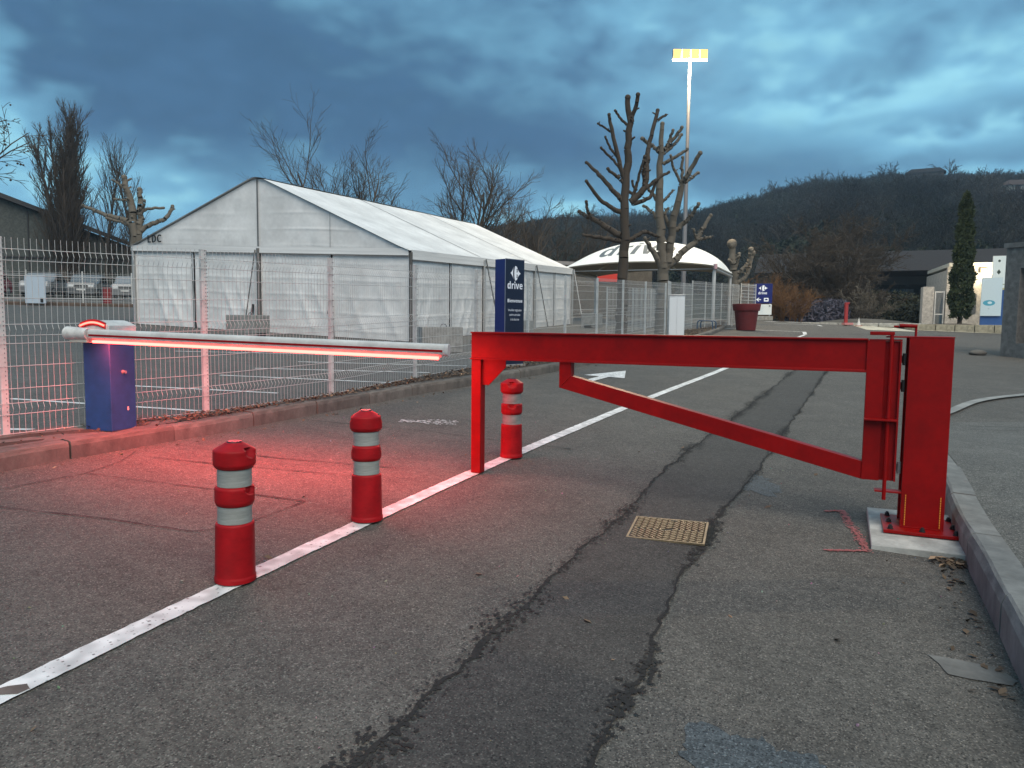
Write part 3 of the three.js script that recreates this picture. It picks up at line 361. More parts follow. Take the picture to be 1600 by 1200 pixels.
{ // drain cover
  const e = [0.5, 0.16], L = Math.hypot(...e), turn = -Math.atan2(0.16, 0.5), c = [1.065, -4.92], P = W(...c, 0.004), t = thing('drain_cover', 'square rusty iron drain cover with diamond tread in the asphalt patch', 'drain cover', P, turn);
  t.rotation.set(Math.atan(0.0456) * 0.95, turn, 0, 'YXZ');
  const rust2 = mat(0.25, 0.185, 0.11, 0.5, { metalness: 0.3, map: TEX.conc });
  part(t, 'frame', [bx(0.5, 0.012, 0.014, 0, 0, 0.228), bx(0.5, 0.012, 0.014, 0, 0, -0.228), bx(0.014, 0.012, 0.44, -0.243, 0, 0), bx(0.014, 0.012, 0.44, 0.243, 0, 0)], rust2); part(t, 'lid', bx(0.462, 0.006, 0.432, 0, 0.0, 0), mat(0.05, 0.042, 0.034, 0.7, { map: TEX.conc }));
  const bars = []; for (let i = -5; i <= 5; i++) for (let j = -5; j <= 5; j++) { const x = i * 0.042, z = j * 0.0392, ring = Math.max(Math.abs(i), Math.abs(j)); if (Math.abs(i) + Math.abs(j) < 1) continue; const g = bx(0.046, 0.007, 0.013, 0, 0.006, 0); g.rotateY((i * j >= 0 ? 1 : -1) * 0.78); g.translate(x, 0, z); bars.push(g); }
  const tr = part(t, 'tread', bars, rust2); tr.userData.kind = 'stuff';
  part(t, 'key_hole', [bx(0.04, 0.002, 0.016, 0.02, 0.0135, -0.19)], M.black);
}
/* ---------------------------------------------------------------- mesh fences */
const postGeo = (h) => [bx(0.06, h, 0.045, 0, -0.06, 0, 0, 0.004), bx(0.064, 0.012, 0.049, 0, h - 0.06, 0, 0, 0.004)];
function meshFence(name, label, pts, o) {
  const P0 = pts[0], t = thing(name, label, 'fence', W(P0[0], P0[1], o.lift)), H = o.h, folds = o.folds || [0.22, 0.92, H - 0.2], thick = o.r || 0.0027;
  const loc = (x, z, h) => W(x, z, h + o.lift).sub(t.position);
  pts.forEach(([x, z], i) => {
    if (o.skipPost && o.skipPost.includes(i)) return;
    const a = pts[Math.max(0, i - 1)], b = pts[Math.min(pts.length - 1, i + 1)], ang = Math.atan2(-(b[1] - a[1]), b[0] - a[0]), q = loc(x, z, 0);
    const g = join(postGeo(H + 0.05)); g.rotateY(ang); g.translate(q.x, q.y, q.z); const p = part(t, 'post', g, o.post || M.white);
    if (o.clips && i < 7) { const cl = []; for (let y = 0.12; y < H; y += i < 3 ? 0.04 : 0.08) { const c = bx(0.008, 0.012, 0.007, 0.034, y, 0.018); c.rotateY(ang); c.translate(q.x, q.y, q.z); cl.push(c); const d = bx(0.006, 0.012, 0.004, 0.012, y, 0.0235); d.rotateY(ang); d.translate(q.x, q.y, q.z); cl.push(d); } const m = part(p, 'slot', cl, M.grey); m.userData.kind = 'stuff'; }
  });
  for (let i = 0; i + 1 < pts.length; i++) {
    if (o.skip && o.skip.includes(i)) continue;
    const a = pts[i], b = pts[i + 1], dx = b[0] - a[0], dz = b[1] - a[1], l = Math.hypot(dx, dz), nx = -dz / l, nz = dx / l, tb = new Tubes(), n = Math.max(6, Math.round(l / (o.pitch || 0.05)));
    const at = (u, h, out = 0) => { const x = a[0] + dx * u + nx * (0.03 + out) * 1, z = a[1] + dz * u + nz * (0.03 + out); return loc(x, z, h); };
    const prof = [[0.03, 0]]; for (const f of folds) prof.push([f, 0], [f + 0.05, 0.03], [f + 0.1, 0]); prof.push([H, 0]);
    const far = i > (o.farFrom ?? 99);
    for (let k = 1; k < n; k++) tb.line(far ? [at(k / n, 0.03), at(k / n, H)] : prof.map(([h, q]) => at(k / n, h, q)), thick, thick, 3);
    const hs = new Set(); for (const f of folds) { hs.add([f, 0]); hs.add([f + 0.1, 0]); } for (let h = 0.05; h < H - 0.05; h += 0.2) if (!folds.some((f) => Math.abs(f + 0.05 - h) < 0.12)) hs.add([h, 0]);
    for (const [h, q] of hs) tb.seg(at(0.004, h, q + 0.004), at(0.996, h, q + 0.004), thick * 1.25, thick * 1.25, 4);
    part(t, 'mesh_panel', tb.get(), M.wire);
  }
  return t;
}
const nearFence = [[-5.7, -5.05], [-4.49, -6.55], [-3.31, -8.01], [-2.34, -9.61], [-1.52, -11.66], [-0.66, -13.5], [0.31, -15.2], [1.18, -16.8], [2.08, -18.5], [3.0, -20.4], [3.93, -22.2], [4.89, -24]];
meshFence('mesh_fence', 'white folded wire mesh fence behind the kerb and barrier cabinet', nearFence, { lift: 0.11, h: 1.78, clips: true, farFrom: 7 });
meshFence('mesh_fence', 'white wire mesh fence around the canopy beside the red planter', [[7.3, -30.5], [8.3, -32.3], [9.6, -34.5], [10.7, -36.5], [11.6, -38.5]], { lift: 0.1, h: 2.0, r: 0.004, farFrom: -1, pitch: 0.07 });
meshFence('mesh_fence', 'white wire mesh fence running back from the electric cabinet', [[5.0, -24.4], [5.75, -27.4], [6.6, -29], [7.3, -30.5]], { lift: 0.08, h: 1.9, r: 0.005, farFrom: -1, pitch: 0.07, skipPost: [0, 3] });
meshFence('mesh_fence', 'white wire mesh fence inside the yard in front of the canopy', [[3.4, -27], [4.7, -29.3], [6.1, -33], [7.9, -37.5]], { lift: 0.02, h: 1.7, r: 0.006, farFrom: -1, pitch: 0.1 });
meshFence('mesh_fence', 'pale short fence between planter and blue sign', [[14.3, -47.0], [14.95, -47.6], [15.6, -48.2]], { lift: 0.02, h: 2.3, r: 0.012, farFrom: -1, pitch: 0.1 });
meshFence('mesh_fence', 'low white mesh fence along the far edge of the car park', [[-28, -34.5], [-25.6, -35.2], [-23.3, -35.9], [-21, -36.6], [-18.9, -37.2], [-16.8, -37.8]], { lift: 0.02, h: 1.65, r: 0.004, farFrom: -1, pitch: 0.25 });

/* ---------------------------------------------------------------- marquee */
const font = await new FontLoader().loadAsync('fonts/droid/droid_sans_bold.typeface.json');
{
  const R0 = [-2.82, -20.5], ga = [-0.928, -0.373], si = [0.375, -0.927], Wd = 10.2, Ln = 14.6, EV = 2.5, RG = 4.62, t = thing('marquee', 'large white marquee tent with ridge roof behind the mesh fence', 'marquee', W(...R0));
  const P = (a, b, h, out = 0, outS = 0) => { const x = R0[0] + ga[0] * a + si[0] * b - si[0] * out - ga[0] * outS, z = R0[1] + ga[1] * a + si[1] * b - si[1] * out - ga[1] * outS; return V(x, G(x, z) + h, z); };   // out: towards the gable's outside; outS: out of the long side
  const roofH = (a) => { const k = 1 - Math.abs(a - Wd / 2) / (Wd / 2); return EV + (RG - EV) * Math.min(k, 0.965) ; };
  const fold = (x, y, s) => 0.05 * (fbm(x * 0.8 + s, y * 0.8, s, 3) - 0.5) + 0.03 * (fbm(x * 2.6 + s, y * 1.5, s + 3, 3) - 0.5);
  const pull = (x, y, s) => { let v = 0; for (let k = 0; k < 5; k++) { const cx = ((k * 0.37 + s * 0.13) % 1) * 2.2 + 0.1, d = (x % 2.5) - cx - (1.6 - y) * (k % 2 ? 0.55 : -0.45); v += Math.exp(-d * d * 90) * clamp(1.9 - y) * 0.03 * clamp((y + 0.1) * 3); } return v; };
  const crease = (h, a) => { const q = (((h + 0.02 * Math.sin(a * 1.3)) / 0.47) % 1) - 0.5; return 0.012 * Math.exp(-q * q * 160); };   // where the sheets were folded
  // gable triangle and the lower wall, sheet by sheet
  const tri = (a0, a1, name) => partW(t, name, grid(44, 60, (u, v) => { const a = lerp(a0, a1, u), h = lerp(EV - 0.02, roofH(a) - 0.03, v), e = Math.sin(Math.PI * clamp(u, 0, 1)) * clamp((roofH(a) - h) * 3) * clamp((h - EV) * 4); const q = P(a, 0, h, 0.02 + e * (fold(a, h, 3) * 1.1 + crease(h, a))); q.t = [a * 0.4, h * 0.4]; return q; }), M.canvas);
  tri(0.03, Wd / 2, 'gable_sheet'); tri(Wd / 2, Wd - 0.03, 'gable_sheet');
  const wall = (a0, a1, side, s) => partW(t, 'wall_sheet', grid(46, 70, (u, v) => { const a = lerp(a0 + 0.03, a1 - 0.03, u), h = lerp(0.02, EV - 0.06, v), e = clamp(Math.sin(Math.PI * u) * 2.2) * clamp((EV - h) * 2), o = e * (fold(a, h, s) * 1.2 + pull(a, h, s) * (0.5 + 0.9 * hash3(s, 3, 8)) + crease(h, a)); const q = side ? P(0, a, h, 0, o - 0.015) : P(a, 0, h, o - 0.015); q.t = [a * 0.4, h * 0.4]; return q; }), M.canvas);
  wall(0, 2.55, 0, 11); wall(2.55, 5.1, 0, 12); wall(5.1, 7.65, 0, 13); wall(7.65, Wd, 0, 14);
  for (let k = 0; k < 6; k++) wall((k * Ln) / 6, ((k + 1) * Ln) / 6, 1, 20 + k);
  for (const [f, nm] of [[(b) => P(Wd, b, 0), 0]]) partW(t, 'wall_sheet', grid(20, 4, (u, v) => P(Wd, u * Ln, v * EV)), M.canvas);
  partW(t, 'wall_sheet', grid(20, 10, (u, v) => P(u * Wd, Ln, v * (roofH(u * Wd) - 0.02))), M.canvas);
  // roof, one sheet per bay and slope, sagging slightly between the frames
  for (let k = 0; k < 3; k++) for (const s of [0, 1]) partW(t, 'roof_sheet', grid(16, 18, (u, v) => { const b = ((k + u) * Ln) / 3, a = s ? Wd - v * (Wd / 2 - 0.0) : v * (Wd / 2), sag = Math.sin(Math.PI * u) * Math.sin(Math.PI * v) * 0.07, edge = v === 0 ? 0.05 : 0; const q = P(a, b, roofH(a) - sag, k === 0 && u === 0 ? 0.12 : 0, (s ? -1 : 1) * edge); q.t = [b * 0.3, v * 2]; return q; }), M.canvas);
  const strap = mat(0.1, 0.1, 0.1, 0.8), alu = mat(0.36, 0.36, 0.35, 0.4, { metalness: 0.5 });
  for (const k of [1, 2]) for (const s of [0, 1]) partW(t, 'roof_seam', grid(1, 16, (u, v) => { const a = s ? Wd - v * (Wd / 2) : v * (Wd / 2); return P(a, (k * Ln) / 3 + (u - 0.5) * 0.06, roofH(a) + 0.012); }), strap, 'dark keder seam');
  for (const s of [0]) partW(t, 'valance', grid(60, 3, (u, v) => P(0, u * Ln, EV + 0.02 - v * 0.27, 0, 0.055 + 0.012 * Math.sin(u * 50))), M.canvas);
  partW(t, 'valance', grid(40, 3, (u, v) => P(u * Wd, 0, EV + 0.05 - v * 0.2, 0.07)), M.canvas);
  partW(t, 'valance_cord', [grid(40, 1, (u, v) => P(u * Wd, 0, EV - 0.135 - v * 0.02, 0.075)), grid(40, 1, (u, v) => P(0, u * Ln, EV - 0.24 - v * 0.014, 0, 0.07))], strap);
  partW(t, 'ridge_cap', grid(10, 4, (u, v) => { const a = Wd / 2 + (v - 0.5) * 0.5; return P(a, u * Ln, RG - 0.055 - Math.abs(v - 0.5) * 0.06, u === 0 ? 0.13 : 0); }), M.canvas);
  // frames: posts at the corners and along the side, gable pole, seams
  const posts = [[0, 0], [0, Ln / 3], [0, (2 * Ln) / 3], [0, Ln], [Wd, 0]];
  posts.forEach(([a, b], i) => partW(t, 'frame_post', [rod(P(a + 0.06, b + 0.05, 0, 0.09, 0.12), P(a + 0.06, b + 0.05, EV - 0.05, 0.09, 0.12), 0.05, 0.05, 6)], i === 0 ? mat(0.07, 0.065, 0.06, 0.6) : alu));
  partW(t, 'gable_pole', [rod(P(Wd / 2, 0, 0, 0.06), P(Wd / 2, 0, EV, 0.06), 0.055, 0.055, 6)], mat(0.11, 0.105, 0.1, 0.6));
  partW(t, 'gable_seam', grid(1, 20, (u, v) => P(Wd / 2 + (u - 0.5) * 0.045, 0, lerp(EV, RG - 0.12, v), 0.062)), strap);
  partW(t, 'gable_seam', [grid(1, 10, (u, v) => P(2.55 + (u - 0.5) * 0.012, 0, lerp(EV, roofH(2.55) - 0.05, v), 0.055))], strap);
  for (const a of [2.55, 7.65]) partW(t, 'lacing', [rod(P(a, 0, 0.05, 0.05), P(a + 0.04, 0, EV - 0.2, 0.04), 0.012, 0.01, 5), rod(P(a - 0.12, 0, 0.0, 0.06), P(a, 0, 1.5, 0.045), 0.01, 0.01, 5)], strap);
  for (let k = 1; k < 6; k++) partW(t, 'lacing', [rod(P(0, (k * Ln) / 6, 0.05, 0, 0.05), P(0, (k * Ln) / 6, EV - 0.2, 0, 0.04), k % 2 ? 0.008 : 0.022, 0.01, 5)], strap);
  for (const [a, b] of [[0, Ln / 3], [0, (2 * Ln) / 3], [0, Ln]]) partW(t, 'strap', [rod(P(a, b, EV - 0.02, 0, 0.1), P(a, b + 0.5, 0.06, 0, 0.42), 0.022, 0.022, 4)], b === Ln ? M.canvas : strap);
  partW(t, 'strap', [rod(P(Wd / 2 + 0.1, 0, EV - 0.05, 0.08), P(Wd / 2 + 0.28, 0, 0.05, 0.4), 0.02, 0.02, 4)], strap);
  for (const [a, h] of [[2.55, 0.85], [Wd / 2 + 0.2, 0.7]]) partW(t, 'ratchet', [rod(P(a + 0.02, 0, h - 0.18, 0.12), P(a, 0, h + 0.14, 0.09), 0.045, 0.04, 6)], M.black);
  { const g = new TextGeometry('LDC', { font, size: 0.24, depth: 0.006, curveSegments: 3 }); g.computeBoundingBox(); const q = P(Wd - 0.72, 0, EV + 0.12, 0.085), m = new THREE.Matrix4().makeBasis(V(-ga[0], 0, -ga[1]), V(0, 1, 0), V(-si[0], 0, -si[1])).setPosition(q); g.applyMatrix4(m); partW(t, 'lettering', g, M.black); }
  // ballast blocks along the tent foot
  const block = (x, z, ang, label) => { const b = thing('ballast_block', label, 'concrete block', W(x, z, 0), ang, 'concrete ballast blocks at the marquee'); part(b, 'block', [bx(1.0, 0.5, 0.62, 0, 0.1, 0, 0, 0.02), bx(0.98, 0.1, 0.12, 0, 0, 0.25), bx(0.98, 0.1, 0.12, 0, 0, -0.25)], M.conc); part(b, 'lifting_loop', [new THREE.TorusGeometry(0.07, 0.012, 5, 12, Math.PI).translate(0.1, 0.6, 0)], M.grey); return b; };
  block(-1.75, -17.9, R(20), 'grey concrete block with lifting loop at the marquee corner');
  block(0.2, -22.9, R(70), 'grey concrete block halfway along the marquee side');
  block(3.35, -31.6, R(66), 'grey concrete block at the far end of the marquee side');
  block(-7.3, -20.6, R(-22), 'grey concrete block below the middle of the marquee gable');
  const hose = thing('tarpaulin', 'dark folded tarpaulin lying on pallets beside the marquee wall', 'tarpaulin', W(-0.62, -20.6)); part(hose, 'pallet', [bx(0.9, 0.12, 0.7, 0, 0, 0, 0.4), bx(0.95, 0.03, 0.1, 0, 0.12, 0.28, 0.4), bx(0.95, 0.03, 0.1, 0, 0.12, 0, 0.4), bx(0.95, 0.03, 0.1, 0, 0.12, -0.28, 0.4)], mat(0.12, 0.09, 0.07, 0.9)); part(hose, 'sheet', grid(14, 10, (u, v) => V((u - 0.5) * 0.9, 0.16 + 0.13 * Math.sin(Math.PI * u) * Math.sin(Math.PI * v) + 0.05 * fbm(u * 5, v * 5, 3, 2), (v - 0.5) * 0.6)), M.black);
}
/* ---------------------------------------------------------------- signs: blue totem and far sign */
function canvasTex(w, h, draw) { const c = document.createElement('canvas'); c.width = w; c.height = h; const x = c.getContext('2d'); draw(x, w, h); const t = new THREE.CanvasTexture(c); t.colorSpace = THREE.SRGBColorSpace; t.magFilter = THREE.LinearFilter; return t; }
function emblem(x, cx, cy, w, h, ink, gap) { // two facing arrowheads, a narrow one and a wide one with a curved cut
  x.fillStyle = ink; const k = w / 2;
  x.beginPath(); x.moveTo(cx - k, cy); x.quadraticCurveTo(cx - k * 0.6, cy - h * 0.12, cx - k * 0.38, cy - h * 0.46); x.quadraticCurveTo(cx - k * 0.62, cy, cx - k * 0.38, cy + h * 0.46); x.quadraticCurveTo(cx - k * 0.6, cy + h * 0.12, cx - k, cy); x.fill();
  x.beginPath(); x.moveTo(cx + k, cy); x.quadraticCurveTo(cx + k * 0.5, cy - h * 0.14, cx + k * 0.3, cy - h * 0.4); x.quadraticCurveTo(cx + k * 0.2, cy - h * 0.5, cx - k * 0.1, cy - h * 0.5); x.quadraticCurveTo(cx - k * 0.42, cy, cx - k * 0.1, cy + h * 0.5); x.quadraticCurveTo(cx + k * 0.2, cy + h * 0.5, cx + k * 0.3, cy + h * 0.4); x.quadraticCurveTo(cx + k * 0.5, cy + h * 0.14, cx + k, cy); x.fill();
  x.fillStyle = gap; x.beginPath(); x.moveTo(cx + k * 0.16, cy - h * 0.3); x.quadraticCurveTo(cx + k * 0.3, cy - h * 0.16, cx + k * 0.16, cy - h * 0.07); x.lineTo(cx + k * 0.38, cy - h * 0.08); x.lineTo(cx + k * 0.38, cy - h * 0.3); x.fill(); x.beginPath(); x.moveTo(cx + k * 0.16, cy + h * 0.3); x.quadraticCurveTo(cx + k * 0.3, cy + h * 0.16, cx + k * 0.16, cy + h * 0.07); x.lineTo(cx + k * 0.38, cy + h * 0.08); x.lineTo(cx + k * 0.38, cy + h * 0.3); x.fill();
}
{
  const t = thing('totem_sign', 'tall navy blue totem sign with white emblem and welcome text', 'sign', W(-0.06, -13.75, 0.11), R(48)), w = 0.52, h = 1.9, d = 0.25;
  part(t, 'foot', bx(w + 0.06, 0.12, d + 0.06, 0, -0.04, 0, 0, 0.01), M.conc);
  part(t, 'case', bx(w, h, d, 0, 0.08, 0, 0, 0.004), M.navy); part(t, 'edge_strip', [bx(0.008, h, 0.008, -w / 2 - 0.002, 0.082, d / 2 + 0.002), bx(w, 0.01, 0.008, 0, 0.08 + h, d / 2 + 0.002)], M.zinc);
  const tex = canvasTex(384, 1404, (x, W0, H0) => { x.fillStyle = '#14182e'; x.fillRect(0, 0, W0, H0); emblem(x, W0 * 0.52, H0 * 0.125, W0 * 0.56, H0 * 0.14, '#dfe6ee', '#14182e'); x.fillStyle = '#dfe6ee'; x.textAlign = 'center'; x.font = 'bold 132px sans-serif'; x.fillText('drive', W0 * 0.5, H0 * 0.275); x.font = 'bold 62px sans-serif'; x.fillText('Bienvenue', W0 * 0.5, H0 * 0.405); x.font = '40px sans-serif'; x.fillText('Veuillez signaler', W0 * 0.5, H0 * 0.49); x.fillText('votre arrivée', W0 * 0.5, H0 * 0.535); x.fillText('à la borne', W0 * 0.5, H0 * 0.58); });
  const f = new THREE.PlaneGeometry(w - 0.02, h - 0.02); f.translate(0.004, 0.08 + h / 2, d / 2 + 0.004); part(t, 'face', f, new THREE.MeshStandardMaterial({ map: tex, roughness: 0.35 }), 'dark face with white emblem and lettering');
}
{
  const t = thing('road_sign', 'blue sign panel with arrow, car symbol and white lower board', 'sign', W(16.3, -48.9), R(-14)), w = 1.16;
  part(t, 'plinth', bx(1.5, 0.3, 0.5, -0.1, 0, 0, 0, 0.01), M.conc); part(t, 'panel', bx(w, 1.28, 0.12, 0, 1.12, 0, 0, 0.01), M.navy); part(t, 'post', [bx(0.08, 0.85, 0.08, -0.45, 0.3, -0.03), bx(0.08, 0.85, 0.08, 0.45, 0.3, -0.03)], M.zinc);
  const tex = canvasTex(512, 564, (x, W0, H0) => { x.fillStyle = '#0c1660'; x.fillRect(0, 0, W0, H0); emblem(x, W0 * 0.5, H0 * 0.22, W0 * 0.5, H0 * 0.3, '#e6edf5', '#0c1660'); x.fillStyle = '#e6edf5'; x.textAlign = 'center'; x.font = 'bold 104px sans-serif'; x.fillText('drive', W0 * 0.48, H0 * 0.54); x.lineWidth = 22; x.strokeStyle = '#e6edf5'; x.beginPath(); x.moveTo(W0 * 0.4, H0 * 0.82); x.lineTo(W0 * 0.17, H0 * 0.82); x.stroke(); x.beginPath(); x.moveTo(W0 * 0.29, H0 * 0.73); x.lineTo(W0 * 0.16, H0 * 0.82); x.lineTo(W0 * 0.29, H0 * 0.91); x.stroke(); x.beginPath(); x.roundRect(W0 * 0.56, H0 * 0.73, W0 * 0.26, H0 * 0.19, 18); x.fill(); x.fillStyle = '#0c1660'; x.fillRect(W0 * 0.61, H0 * 0.81, W0 * 0.16, H0 * 0.045); x.beginPath(); x.moveTo(W0 * 0.64, H0 * 0.81); x.lineTo(W0 * 0.66, H0 * 0.775); x.lineTo(W0 * 0.73, H0 * 0.775); x.lineTo(W0 * 0.75, H0 * 0.81); x.fill(); });
  const f = new THREE.PlaneGeometry(w - 0.04, 1.24); f.translate(0, 1.76, 0.065); part(t, 'face', f, new THREE.MeshStandardMaterial({ map: tex, roughness: 0.4 }));
  const lb = part(t, 'lower_board', bx(w - 0.06, 0.68, 0.06, 0.02, 0.38, 0.02, 0, 0.01), mat(0.62, 0.68, 0.7, 0.5)); part(lb, 'small_plate', bx(0.1, 0.08, 0.02, 0.44, 0.92, 0.06), M.grey);
}
{ // electric cabinet, hoop, planter
  const t = thing('electric_cabinet', 'tall white electric cabinet standing in front of the fence corner', 'cabinet', W(5.42, -24.7, 0.08), R(-14)); part(t, 'body', bx(0.5, 1.42, 0.34, 0, 0, 0, 0, 0.01), mat(0.7, 0.73, 0.75, 0.5, { map: TEX.steel })); part(t, 'door', [bx(0.23, 1.3, 0.012, -0.12, 0.05, 0.176), bx(0.23, 1.3, 0.012, 0.12, 0.05, 0.176)], mat(0.68, 0.71, 0.73, 0.5)); part(t, 'cap', bx(0.54, 0.03, 0.38, 0, 1.42, 0, 0, 0.006), M.white);
  const h = thing('hoop_rail', 'low dark blue steel hoop rail beside the fence', 'rail', W(7.95, -30.9, 0.1), R(-30)), bl = mat(0.04, 0.08, 0.14, 0.4);
  for (const z of [0, 0.5]) part(h, 'hoop', new THREE.TubeGeometry(new THREE.CatmullRomCurve3([V(-0.32, -0.05, -z), V(-0.32, 0.3, -z), V(-0.24, 0.38, -z), V(0.24, 0.38, -z), V(0.32, 0.3, -z), V(0.32, -0.05, -z)], false, 'catmullrom', 0.15), 30, 0.026, 8), bl);
  const p = thing('planter_pot', 'big dark red flowerpot shaped planter at the road edge', 'planter', W(10.55, -33.8)), pm = mat(0.15, 0.012, 0.014, 0.6, { map: TEX.steel });
  part(p, 'pot', new THREE.LatheGeometry([[0, 0], [0.4, 0], [0.42, 0.02], [0.52, 0.87], [0.55, 0.89]].map((a) => new THREE.Vector2(...a)), 40), pm); part(p, 'rim', new THREE.LatheGeometry([[0.55, 0.885], [0.585, 0.89], [0.62, 1.17], [0.61, 1.19], [0.57, 1.19], [0.55, 1.05]].map((a) => new THREE.Vector2(...a)), 40), pm); part(p, 'earth', new THREE.CircleGeometry(0.56, 30).rotateX(-Math.PI / 2).translate(0, 1.07, 0), M.soil);
}
/* ---------------------------------------------------------------- canopy and its yard */
{
  const FR = [9.2, -34], fr = [-0.916, -0.4], bk = [0.4, -0.916], Wd = 7.6, Dp = 6.0, EV = 2.72, t = thing('canopy', 'white arched fabric canopy with grey lettering on slim posts', 'canopy', W(...FR));
  const P = (a, b, h) => { const x = FR[0] + fr[0] * a + bk[0] * b, z = FR[1] + fr[1] * a + bk[1] * b; return V(x, G(FR[0], FR[1]) + 0.12 + h, z); };
  const Hh = (u, v) => { const k = 4 * u * (1 - u), q = Math.sin((Math.PI / 2) * Math.min(1, Math.min(v, 1 - v) / 0.46)); return EV + 0.3 * Math.pow(k, 0.8) + 1.2 * Math.pow(k, 0.55) * q; };
  const tex = canvasTex(1024, 512, (x, w, h) => { x.fillStyle = '#eef1f1'; x.fillRect(0, 0, w, h); x.strokeStyle = '#d8dcdc'; x.lineWidth = 2; for (let i = 1; i < 6; i++) { x.beginPath(); x.moveTo((w * i) / 6, 0); x.lineTo((w * i) / 6, h); x.stroke(); } x.save(); x.translate(w * 0.47, h * 0.9); x.transform(1, 0, -0.25, 1, 0, 0); x.scale(1.45, 1); x.fillStyle = '#59656d'; x.font = 'bold 142px sans-serif'; x.textAlign = 'center'; x.fillText('drive', 0, 0); x.restore(); });
  const cloth = new THREE.MeshStandardMaterial({ map: tex, roughness: 0.6, color: C3(0.85, 0.85, 0.84) });
  partW(t, 'cloth', grid(48, 40, (u, v) => { const q = P((1 - u) * Wd, v * Dp, Hh(u, v)); q.t = [u, v]; return q; }), cloth);
  partW(t, 'lining', grid(40, 24, (u, v) => P((1 - u) * Wd, v * Dp, Hh(u, v) - 0.05)), mat(0.36, 0.33, 0.27, 0.8));
  for (const [a, b] of [[0.15, 0.3], [Wd - 0.15, 0.3], [0.15, Dp - 0.3], [Wd - 0.15, Dp - 0.3]]) partW(t, 'post', [rod(P(a, b, -0.3), P(a, b, EV + 0.12), 0.08, 0.08, 10)], M.white);
  for (const a of [0.1, Wd - 0.1]) partW(t, 'edge_beam', [rod(P(a, 0.2, EV - 0.1), P(a, Dp - 0.2, EV - 0.1), 0.09, 0.09, 4)], M.white);
  partW(t, 'tie_rod', [rod(P(0, 0.2, EV - 0.1), P(Wd, 0.2, EV - 0.1), 0.03, 0.03, 6)], M.zinc);
  partW(t, 'strut', [0.25, 0.75].map((u) => rod(P(u * Wd, 0.3, EV - 0.1), P((u + (u < 0.5 ? 0.14 : -0.14)) * Wd, 1.2, EV + 0.8), 0.035, 0.035, 6)), mat(0.4, 0.33, 0.24, 0.7));
  partW(t, 'end_fitting', [rod(P(0.05, 0, EV - 0.12), P(0.05, 0, EV + 0.1), 0.08, 0.08, 8)], mat(0.5, 0.3, 0.32, 0.6));
  // shop wall and red signs under it
  const s = thing('collection_shed', 'low brown shed wall with two red boards behind the canopy', 'shed', W(4.2, -44.5), R(23)); part(s, 'wall', bx(9.5, 3.0, 3, 0, 0, -1.5), mat(0.09, 0.082, 0.07, 0.9, { map: TEX.conc })); for (const x of [-1.6, 1.5]) part(s, 'red_board', bx(1.6, 0.6, 0.06, x, 2.1, 0.04), mat(0.4, 0.03, 0.02, 0.5)); part(s, 'parapet', bx(9.7, 0.2, 3.1, 0, 3.0, -1.5), M.grey);
}
/* ---------------------------------------------------------------- tall lamp */
{
  const p = W(9.75, -43), t = thing('street_lamp', 'tall steel lamp mast with lit orange floodlights', 'lamp', p), H = 14.5; part(t, 'base_plate', bx(0.5, 0.04, 0.5), M.zinc); part(t, 'mast', [rod(V(0, 0, 0), V(0, H, 0), 0.15, 0.075, 14)], mat(0.17, 0.17, 0.18, 0.5, { metalness: 0.3 }));
  part(t, 'cross_arm', [rod(V(-0.98, H, 0.0), V(0.98, H, 0.0), 0.045, 0.045, 8)], M.grey);
  const glow = new THREE.MeshPhysicalMaterial({ color: C3(0, 0, 0), specularIntensity: 0, roughness: 1, emissive: C3(1, 0.5, 0.15), emissiveIntensity: 1.1 });
  for (const x of [-0.74, -0.25, 0.25, 0.74]) { const f = part(t, 'floodlight', [bx(0.46, 0.56, 0.2, x, H + 0.02, 0.02, 0, 0.03)], M.grey); part(f, 'lamp_glass', bx(0.42, 0.5, 0.03, x, H + 0.05, 0.14, 0, 0.01), glow, 'lit orange lamp glass'); const l = new THREE.PointLight(C3(1, 0.78, 0.5), 62, 0, 2); l.position.set(x, H - 0.25, 0.75); l.castShadow = true; l.shadow.radius = 8; t.add(l); }
}

